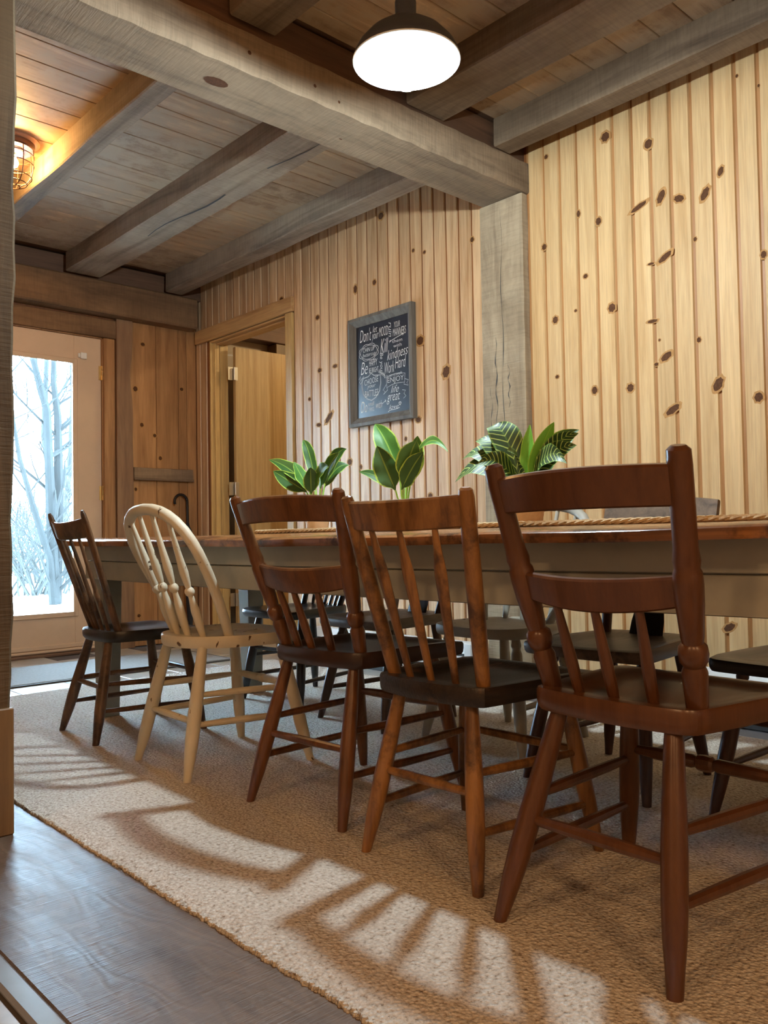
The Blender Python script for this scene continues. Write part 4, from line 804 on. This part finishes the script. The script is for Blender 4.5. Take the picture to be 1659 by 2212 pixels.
for (ty, tx_, tz, w, mt, kw) in ((1.628, -0.02, 1.065, 0.040, 'zebra', K(arch=0.065, roll=0.3, fold=0.12)), (1.672, -0.03, 1.030, 0.036, 'zebra', K(arch=0.050, roll=0.2, fold=0.12)), (1.722, -0.04, 0.975, 0.040, 'zebra', K(arch=0.055, roll=0.1, fold=0.10)),
 (1.705, -0.09, 0.905, 0.040, 'zebra', K(arch=0.060, roll=0.0, fold=0.10)), (1.505, 0.02, 1.066, 0.019, 'leaf_young', K(arch=0.0, roll=1.1, fold=0.4)), (1.405, 0.0, 1.060, 0.022, 'leaf_young', K(arch=0.015, roll=-0.8, fold=0.3)),
 (1.325, 0.0, 1.020, 0.024, 'zebra', K(arch=0.040, roll=-1.4)), (1.318, -0.02, 0.985, 0.027, 'zebra', K(arch=0.030, roll=-1.2)), (1.330, -0.05, 0.935, 0.030, 'zebra', K(arch=0.055, roll=-1.0)),
 (1.462, -0.14, 0.975, 0.024, 'zebra', K(arch=0.03, roll=-0.3)), (1.575, -0.14, 0.945, 0.030, 'zebra', K(arch=0.04, roll=0.4)), (1.41, 0.10, 1.02, 0.030, 'zebra', K(arch=0.03)), (1.60, 0.10, 1.02, 0.032, 'zebra', K(arch=0.03)), (1.37, 0.07, 1.040, 0.024, 'leaf', K(arch=0.03, roll=-0.4))):
    f = 0.14; zl.append((1.51+(ty-1.51)*f, tx_*f, 0.895+random.uniform(-0.012, 0.012), ty, tx_, tz, w*1.12, mt, kw))
plant(1.51, 1.95, 0.044, 0.060, 0.105, 'terracotta2', 'bushy zebra striped plant in a ribbed terracotta pot', zl, ribs=True)
# ================================================================== CHALKBOARD
CW, CH = 0.555, 0.655; cb = thing('chalkboard', 'grey wood framed chalkboard covered in handwritten sayings', 'sign', (D-BT-0.001, 3.585, 1.745), R(0))
# local: x out of wall is -x, image right is -y
def fr_side(pa, pb, inn):
    """mitred frame side; pa,pb outer corners (y,z), inn inner corners"""
    mb = MB(); (a, b), (c, d_) = (pa, pb), inn
    A = [(-0.002, *a), (-0.002, *b), (-0.036, *b), (-0.036, *a)]
    s = 0.35; la = tuple(p+(q-p)*s for p, q in zip(a, c)); lb = tuple(p+(q-p)*s for p, q in zip(b, d_))
    B = [(-0.040, *la), (-0.040, *lb), (-0.014, *d_), (-0.014, *c), (-0.002, *d_), (-0.002, *c)]
    mb.add(A+B, [(0, 1, 2, 3), (3, 2, 5, 4), (4, 5, 6, 7), (7, 6, 8, 9), (9, 8, 1, 0), (0, 3, 4, 7, 9), (1, 8, 6, 5, 2)])
    return mb.build('frame_side', 'frame_wood', cb, smooth=0)
w2, h2, t_ = CW/2, CH/2, 0.052
O = [(w2, h2), (-w2, h2), (-w2, -h2), (w2, -h2)]; I = [(w2-t_, h2-t_), (-w2+t_, h2-t_), (-w2+t_, -h2+t_), (w2-t_, -h2+t_)]
for i in range(4): fr_side(O[i], O[(i+1) % 4], (I[i], I[(i+1) % 4]))
slate = MB().box(-0.010, -0.004, -w2+t_-0.004, w2-t_+0.004, -h2+t_-0.004, h2-t_+0.004).build('slate', 'slate', cb, smooth=0)
BW, BH = CW-2*t_, CH-2*t_
def uvp(u, v, x=-0.0108): return (x, BW/2-u*BW, BH/2-v*BH)
def chalk_text(txt, u0, u1, v0, v1, shear=0.0, rot=0, slope=0.0, name='lettering', off=0.0):
    cu = bpy.data.curves.new('t', 'FONT'); cu.body = txt; cu.shear = shear; cu.offset = off-0.012; cu.resolution_u = 3; cu.extrude = 0.0
    ob = bpy.data.objects.new('t', cu); COL.objects.link(ob); bpy.context.view_layer.update()
    me = bpy.data.meshes.new_from_object(ob); bpy.data.objects.remove(ob); bpy.data.curves.remove(cu)
    xs = [v.co.x for v in me.vertices]; ys = [v.co.y for v in me.vertices]; ax, bx, ay, by = min(xs), max(xs), min(ys), max(ys)
    for v in me.vertices:
        p, q = (v.co.x-ax)/(bx-ax), (v.co.y-ay)/(by-ay)
        if rot: p, q = q, 1-p
        v.co = uvp(u0+(u1-u0)*p, v1+(v0-v1)*q-slope*(p-0.5))
    me.name = name; me.materials.append(M['chalk']); return link(name, me, slate)
def chalk_line(pts, r=0.0011, closed=False, name='chalk_drawing'):
    P = [Vector(uvp(u, v, -0.0104)) for u, v in pts]; m = len(P); vs = []
    for i, p in enumerate(P):
        a = P[(i+1) % m] if closed else P[min(i+1, m-1)]; b = P[i-1] if closed else P[max(i-1, 0)]
        d = (a-b).normalized(); s = Vector((0, -d.z, d.y))*r; vs += [p+s+Vector((-0.0004, 0, 0)), p-s+Vector((-0.0004, 0, 0))]
    fs = [(2*i, 2*i+1, 2*((i+1) % m)+1, 2*((i+1) % m)) for i in range(m if closed else m-1)]
    return MB().add(vs, fs).build(name, 'chalk', slate, smooth=0)
chalk_text("Don't", .07, .30, .035, .175, .35); chalk_text('let', .33, .42, .03, .10, .3); chalk_text('your', .31, .44, .115, .20, .4)
chalk_text('MOOD', .455, .625, .065, .165, .15); chalk_text('ruin', .635, .70, .04, .195, .3, 1); chalk_text('YOUR', .74, .845, .05, .11, .2); chalk_text('MANNERS', .715, .955, .12, .20, .15)
chalk_text('Kill', .475, .625, .195, .345, .35); chalk_text('them', .70, .885, .235, .27); chalk_text('with', .72, .87, .285, .32); chalk_text('kindness', .60, .985, .325, .43, .4, slope=.02)
chalk_text('CHIN UP', .13, .36, .245, .29, .1); chalk_text('buttercup', .12, .38, .30, .355, .35)
chalk_text('Be', .08, .22, .395, .53, .35); chalk_text('HAPPY', .25, .41, .385, .455, .1); chalk_text('BE BRIGHT', .245, .43, .475, .53, .1); chalk_text('Be you', .445, .525, .34, .535, .2, 1)
chalk_text('Work', .55, .73, .455, .575, .3); chalk_text('Hard', .745, .945, .425, .545, .3); chalk_text('& be nice to people', .54, .87, .585, .625, .2, slope=.01)
chalk_text('CHOOSE', .15, .42, .585, .645, slope=.02); chalk_text('your', .20, .37, .66, .70, .35); chalk_text('BATTLES', .16, .42, .715, .785)
chalk_text('ENJOY', .60, .90, .625, .695, slope=.0); chalk_text('life', .66, .81, .715, .79, .4)
chalk_text('Do', .07, .20, .825, .945, .35); chalk_text('small', .22, .335, .84, .885, .1); chalk_text('THINGS', .22, .335, .90, .945); chalk_text('with', .37, .49, .845, .925, .4); chalk_text('great', .58, .83, .80, .905, .4); chalk_text('love', .62, .80, .915, .96, .4)
ov = [(.245+.165*math.cos(2*math.pi*i/40), .298+.075*math.sin(2*math.pi*i/40)) for i in range(40)]; chalk_line(ov, closed=True)
chalk_line([(.245+(.178+.022*abs(math.sin(8*math.pi*i/100)))*math.cos(2*math.pi*i/100), .298+(.082+.012*abs(math.sin(8*math.pi*i/100)))*math.sin(2*math.pi*i/100)) for i in range(100)], closed=True)
chalk_line([(.655, .243), (.80, .215), (.915, .198)], 0.0014); chalk_line([(.885, .190), (.915, .198), (.893, .214)], 0.0014); chalk_line([(.635, .235), (.655, .243), (.645, .258)]); chalk_line([(.660, .230), (.680, .238), (.670, .253)])
sh = [(.285, .535), (.34, .565), (.46, .575), (.465, .66), (.44, .74), (.37, .80), (.285, .825), (.20, .80), (.13, .745), (.105, .66), (.11, .575), (.23, .565)]; chalk_line(sh, closed=True)
chalk_line([(.285+(u-.285)*1.08, .68+(v-.68)*1.05) for u, v in sh], 0.0006, closed=True)
chalk_line([(.575, .625), (.66, .602), (.75, .595), (.84, .602), (.925, .612), (.915, .705), (.83, .70), (.75, .698), (.67, .706), (.585, .725)], closed=True)
chalk_line([(.585, .725), (.60, .75), (.52, .79), (.55, .76), (.51, .745), (.575, .69)]); chalk_line([(.915, .705), (.90, .725), (.98, .745), (.955, .715), (.985, .69), (.922, .67)])
chalk_line([(.04, .575), (.07, .54), (.06, .60), (.10, .57), (.14, .545), (.12, .59), (.07, .63), (.05, .60)]); chalk_line([(.45, .535), (.48, .555), (.52, .57), (.55, .59)])
for i in range(6): u = .44+.02*i; v = .53+.011*i; chalk_line([(u, v), (u+.012, v-.016)], 0.0016); chalk_line([(u, v), (u-.010, v+.016)], 0.0016)
chalk_line([(.495, .885), (.535, .868), (.565, .858)], 0.0013); chalk_line([(.545, .848), (.565, .858), (.553, .875)], 0.0013)
chalk_line([(.825+.02*math.sin(t)**3, .915-.0012*(13*math.cos(t)-5*math.cos(2*t)-2*math.cos(3*t)-math.cos(4*t))) for t in [2*math.pi*i/24 for i in range(24)]], 0.0016, closed=True)
chalk_line([(.60, .985), (.63, .97), (.70, .968), (.78, .965), (.82, .955)], 0.0013); chalk_line([(.87, .78), (.93, .79), (.90, .82), (.935, .85), (.89, .87)], 0.0011)
# ================================================================== PENDANT LAMP
PX, PY, PZ = 1.835, 1.855, 2.255; PR = 0.168
pl = thing('pendant_lamp', 'enamel shade pendant lamp hanging over the table, switched on', 'lamp', (PX, PY, PZ))
pf = [(PR, 0.0), (PR*0.985, 0.012), (PR*0.90, 0.040), (PR*0.72, 0.075), (PR*0.48, 0.105), (0.050, 0.122), (0.034, 0.130), (0.031, 0.150)]
shd = MB().lathe([(r+0.0025, z+0.002) for r, z in pf]+[(0.034, 0.19), (0.028, 0.215), (0.012, 0.222), (0.001, 0.222)], n=48).build('shade', 'galv', pl)
MB().lathe(pf+[(0.001, 0.152)], n=48).build('shade_lining', 'enamel', shd)
MB().tube([(PR*math.cos(2*math.pi*i/48), PR*math.sin(2*math.pi*i/48), 0) for i in range(48)], 0.0035, 8, True).build('rim', 'enamel', shd)
MB().lathe([(0.0185, 0.150), (0.020, 0.115), (0.0175, 0.078), (0.001, 0.077)], n=20).build('socket', 'enamel', pl)
MB().lathe([(0.001, 0.080), (0.014, 0.078), (0.0155, 0.045), (0.021, 0.020), (0.0295, -0.010), (0.0345, -0.028)], n=24).build('bulb_housing', 'enamel', pl)
MB().lathe([(0.0345, -0.0285), (0.0375, -0.042), (0.0375, -0.056), (0.033, -0.072), (0.023, -0.085), (0.010, -0.0915), (0.001, -0.0925)], n=24).build('bulb', 'bulb', pl)
MB().turned((0, 0, 0.22), (0, 0, ZB-PZ-0.02), [(0, 0.008), (1, 0.008)], 12).build('stem', 'galv', pl)
MB().lathe([(0.001, ZB-PZ), (0.06, ZB-PZ-0.0005), (0.06, ZB-PZ-0.012), (0.03, ZB-PZ-0.03), (0.009, ZB-PZ-0.034)], n=24).build('canopy', 'galv', pl)
# ================================================================== CAGED CEILING LAMP
cl = thing('caged_lamp', 'wire caged ceiling lamp with a glowing amber bulb beside the joist', 'lamp', (1.42, 4.20, ZB))
MB().lathe([(0.001, 0), (0.125, 0), (0.127, -0.008), (0.118, -0.016), (0.105, -0.018)], n=36).build('base_plate', 'copper', cl)
MB().lathe([(0.104, -0.016), (0.104, -0.040), (0.098, -0.046), (0.060, -0.048), (0.001, -0.048)], n=36).build('collar', 'bronze', cl)
MB().lathe([(0.055, -0.048), (0.052, -0.060), (0.022, -0.064), (0.022, -0.076), (0.001, -0.076)], n=24).build('socket', 'enamel', cl)
MB().lathe([(0.001, -0.072), (0.014, -0.074), (0.017, -0.084), (0.027, -0.100), (0.029, -0.112), (0.024, -0.126), (0.011, -0.134), (0.001, -0.136)], n=20).build('bulb', 'warm_bulb', cl)
for i in range(8):
    a = 2*math.pi*i/8+0.2; mb = MB(); pts = [(0.098, -0.042), (0.100, -0.09), (0.098, -0.14), (0.088, -0.185), (0.065, -0.215), (0.035, -0.228)]
    mb.tube([(r*math.cos(a), r*math.sin(a), z) for r, z in pts], 0.0024, 6).build('cage_wire', 'bronze', cl)
for r, z in ((0.1005, -0.075), (0.099, -0.12), (0.089, -0.182), (0.035, -0.228), (0.067, -0.213)):
    MB().tube([(r*math.cos(2*math.pi*i/36), r*math.sin(2*math.pi*i/36), z) for i in range(36)], 0.0024, 6, True).build('cage_ring', 'bronze', cl)
# warm lamps of the adjoining room the camera stands in
for i, (x, y, w) in enumerate(((-1.9, 0.9, 'one'), (-1.2, -0.9, 'two'), (0.0, -2.0, 'three'))):
    t = thing('flush_ceiling_lamp', ('warm flush ceiling lamp in the adjoining room, directly beside the viewer', 'warm flush ceiling lamp in the adjoining room, behind the viewer', 'warm flush ceiling lamp in the adjoining room, farthest from the door')[i], 'lamp', (x, y, ZC-0.0005), 0, 'ceiling lamps of the adjoining room')
    MB().lathe([(0.001, 0), (0.19, 0), (0.19, -0.025), (0.178, -0.03)], n=32).build('lamp_base', 'brass', t)
    MB().lathe([(0.177, -0.027), (0.175, -0.05), (0.14, -0.085), (0.08, -0.108), (0.001, -0.115)], n=32).build('lamp_dome', 'dome', t)
# ================================================================== UMBRELLA
um = thing('umbrella', 'black umbrella with a hooked handle leaning in the corner', 'umbrella', (3.17, 5.60, FL))
ax = Vector((0.030, 0.085, 0.94)); 
MB().turned((0, 0, 0.0), ax*0.97, [(0, 0.003), (0.03, 0.005), (0.06, 0.012), (0.3, 0.026), (0.6, 0.034), (0.85, 0.036), (0.92, 0.030), (0.955, 0.016), (1, 0.009)], 16).build('folded_canopy', 'black_cloth', um)
hk = [ax*0.94, ax*1.05, ax*1.13]; c = ax*1.13
for i in range(1, 13):
    a = math.pi*1.12*i/12; hk.append(c+Vector((-0.053*(1-math.cos(a)), 0, 0.053*math.sin(a))))
MB().tube(hk, 0.0105, 10).build('hooked_handle', 'black_gloss', um)
# ================================================================== OUTDOORS
gr = structure(MB().box(-30, 45, YB+0.165, 60, -0.42, -0.12).build('ground_outdoors', 'snow', smooth=0))
def grow(mb, p, d, L, r, depth, rng, up_=0.12):
    pts = [p.copy()]; rad = [r]; q = p.copy(); dd = d.copy(); n = 5
    for i in range(n):
        dd = (dd+Vector((rng.uniform(-.14, .14), rng.uniform(-.14, .14), rng.uniform(-.05, up_)))).normalized(); q = q+dd*(L/n); pts.append(q.copy()); rad.append(max(0.004, r*(1-0.55*(i+1)/n)))
    mb.tube(pts, rad, 6 if depth > 1 else 4)
    if depth > 0:
        for k in range(rng.randint(3, 4)):
            i = rng.randint(2, n); a = rng.uniform(0, 2*math.pi); s = Vector((math.cos(a), math.sin(a), rng.uniform(0.15, 0.9))).normalized()
            grow(mb, pts[i], (dd*0.75+s*0.8).normalized(), L*rng.uniform(0.5, 0.72), rad[i]*0.62, depth-1, rng, up_)
def tree(label, stems, seed, loc, r=0.085):
    t = thing('bare_tree', label, 'tree', loc, 0, 'bare trees outside the door'); rng = random.Random(seed)
    for k, st_ in enumerate(stems):
        mb = MB(); P = [Vector(p) for p in st_]; rad = [r*(1-0.16*i)*(1 if k < 2 else 0.75) for i in range(len(P))]; mb.tube(P, rad, 8)
        for i in range(1, len(P)):
            for j in range(3):
                q = P[i-1].lerp(P[i], rng.random()); a = rng.uniform(0, 6.28); s = Vector((math.cos(a), 0.5*math.sin(a), rng.uniform(0.4, 1.0))).normalized()
                grow(mb, q, s, rng.uniform(0.7, 1.2), rad[i]*0.42, 2, rng)
        grow(mb, P[-1], (P[-1]-P[-2]).normalized(), 1.5, rad[-1], 2, rng)
        mb.build('trunk', 'bark', t)
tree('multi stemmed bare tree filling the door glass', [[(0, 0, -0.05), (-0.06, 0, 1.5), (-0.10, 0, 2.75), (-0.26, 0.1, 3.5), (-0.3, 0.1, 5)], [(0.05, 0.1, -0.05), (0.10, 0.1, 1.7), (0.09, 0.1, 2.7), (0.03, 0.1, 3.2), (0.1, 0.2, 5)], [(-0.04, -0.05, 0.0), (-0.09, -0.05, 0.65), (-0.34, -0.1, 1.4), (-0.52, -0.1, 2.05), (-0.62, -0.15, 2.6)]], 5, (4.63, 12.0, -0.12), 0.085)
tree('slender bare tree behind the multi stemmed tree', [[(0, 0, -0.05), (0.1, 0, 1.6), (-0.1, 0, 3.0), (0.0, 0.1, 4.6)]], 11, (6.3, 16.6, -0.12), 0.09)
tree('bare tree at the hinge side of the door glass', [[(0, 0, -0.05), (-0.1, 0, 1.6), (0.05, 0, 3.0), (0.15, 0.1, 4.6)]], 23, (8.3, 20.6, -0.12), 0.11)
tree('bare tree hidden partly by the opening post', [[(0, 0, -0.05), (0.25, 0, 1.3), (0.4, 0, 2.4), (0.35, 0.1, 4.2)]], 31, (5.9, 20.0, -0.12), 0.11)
lab = ['tangled leafless shrub closest to the multi stemmed tree', 'tangled leafless shrub behind the slender tree', 'tangled leafless shrub far behind all the trees']
for i, (x, y, hgt) in enumerate(((5.15, 14.5, 1.5), (7.4, 18.8, 2.0), (8.0, 24.5, 2.6))):
    rng = random.Random(60+i); mb = MB()
    for k in range(40):
        a = rng.uniform(0, 6.28); p = Vector((rng.uniform(-.45, .45)*hgt, rng.uniform(-.25, .25), -0.03)); grow(mb, p, Vector((0.5*math.cos(a), 0.5*math.sin(a), 0.9)).normalized(), hgt*rng.uniform(0.5, 0.9), 0.013*hgt, 2, rng, 0.05)
    sh_ = thing('bare_shrub', lab[i], 'shrub', (x, y, -0.12), 0, 'leafless brush outside'); tw = mb.build('twigs', 'twig', sh_); tw['kind'] = 'stuff'
mb = MB(); rng = random.Random(4); rs = []
for i in range(9):
    a = -math.pi/2*0.55+i/8*(math.pi/2*1.5); rs.append([(0.24*math.cos(a)*math.cos(2*math.pi*j/14)*(1+rng.uniform(-.08, .08)), 0.2*math.cos(a)*math.sin(2*math.pi*j/14)*(1+rng.uniform(-.08, .08)), 0.15+0.2*math.sin(a)*(1+rng.uniform(-.05, .05))) for j in range(14)])
bo = mb.rings(rs).build('boulder', 'stone', None, (4.85, 11.4, -0.125), smooth=50); tag(bo, 'grey boulder on the bright ground outside', 'rock')
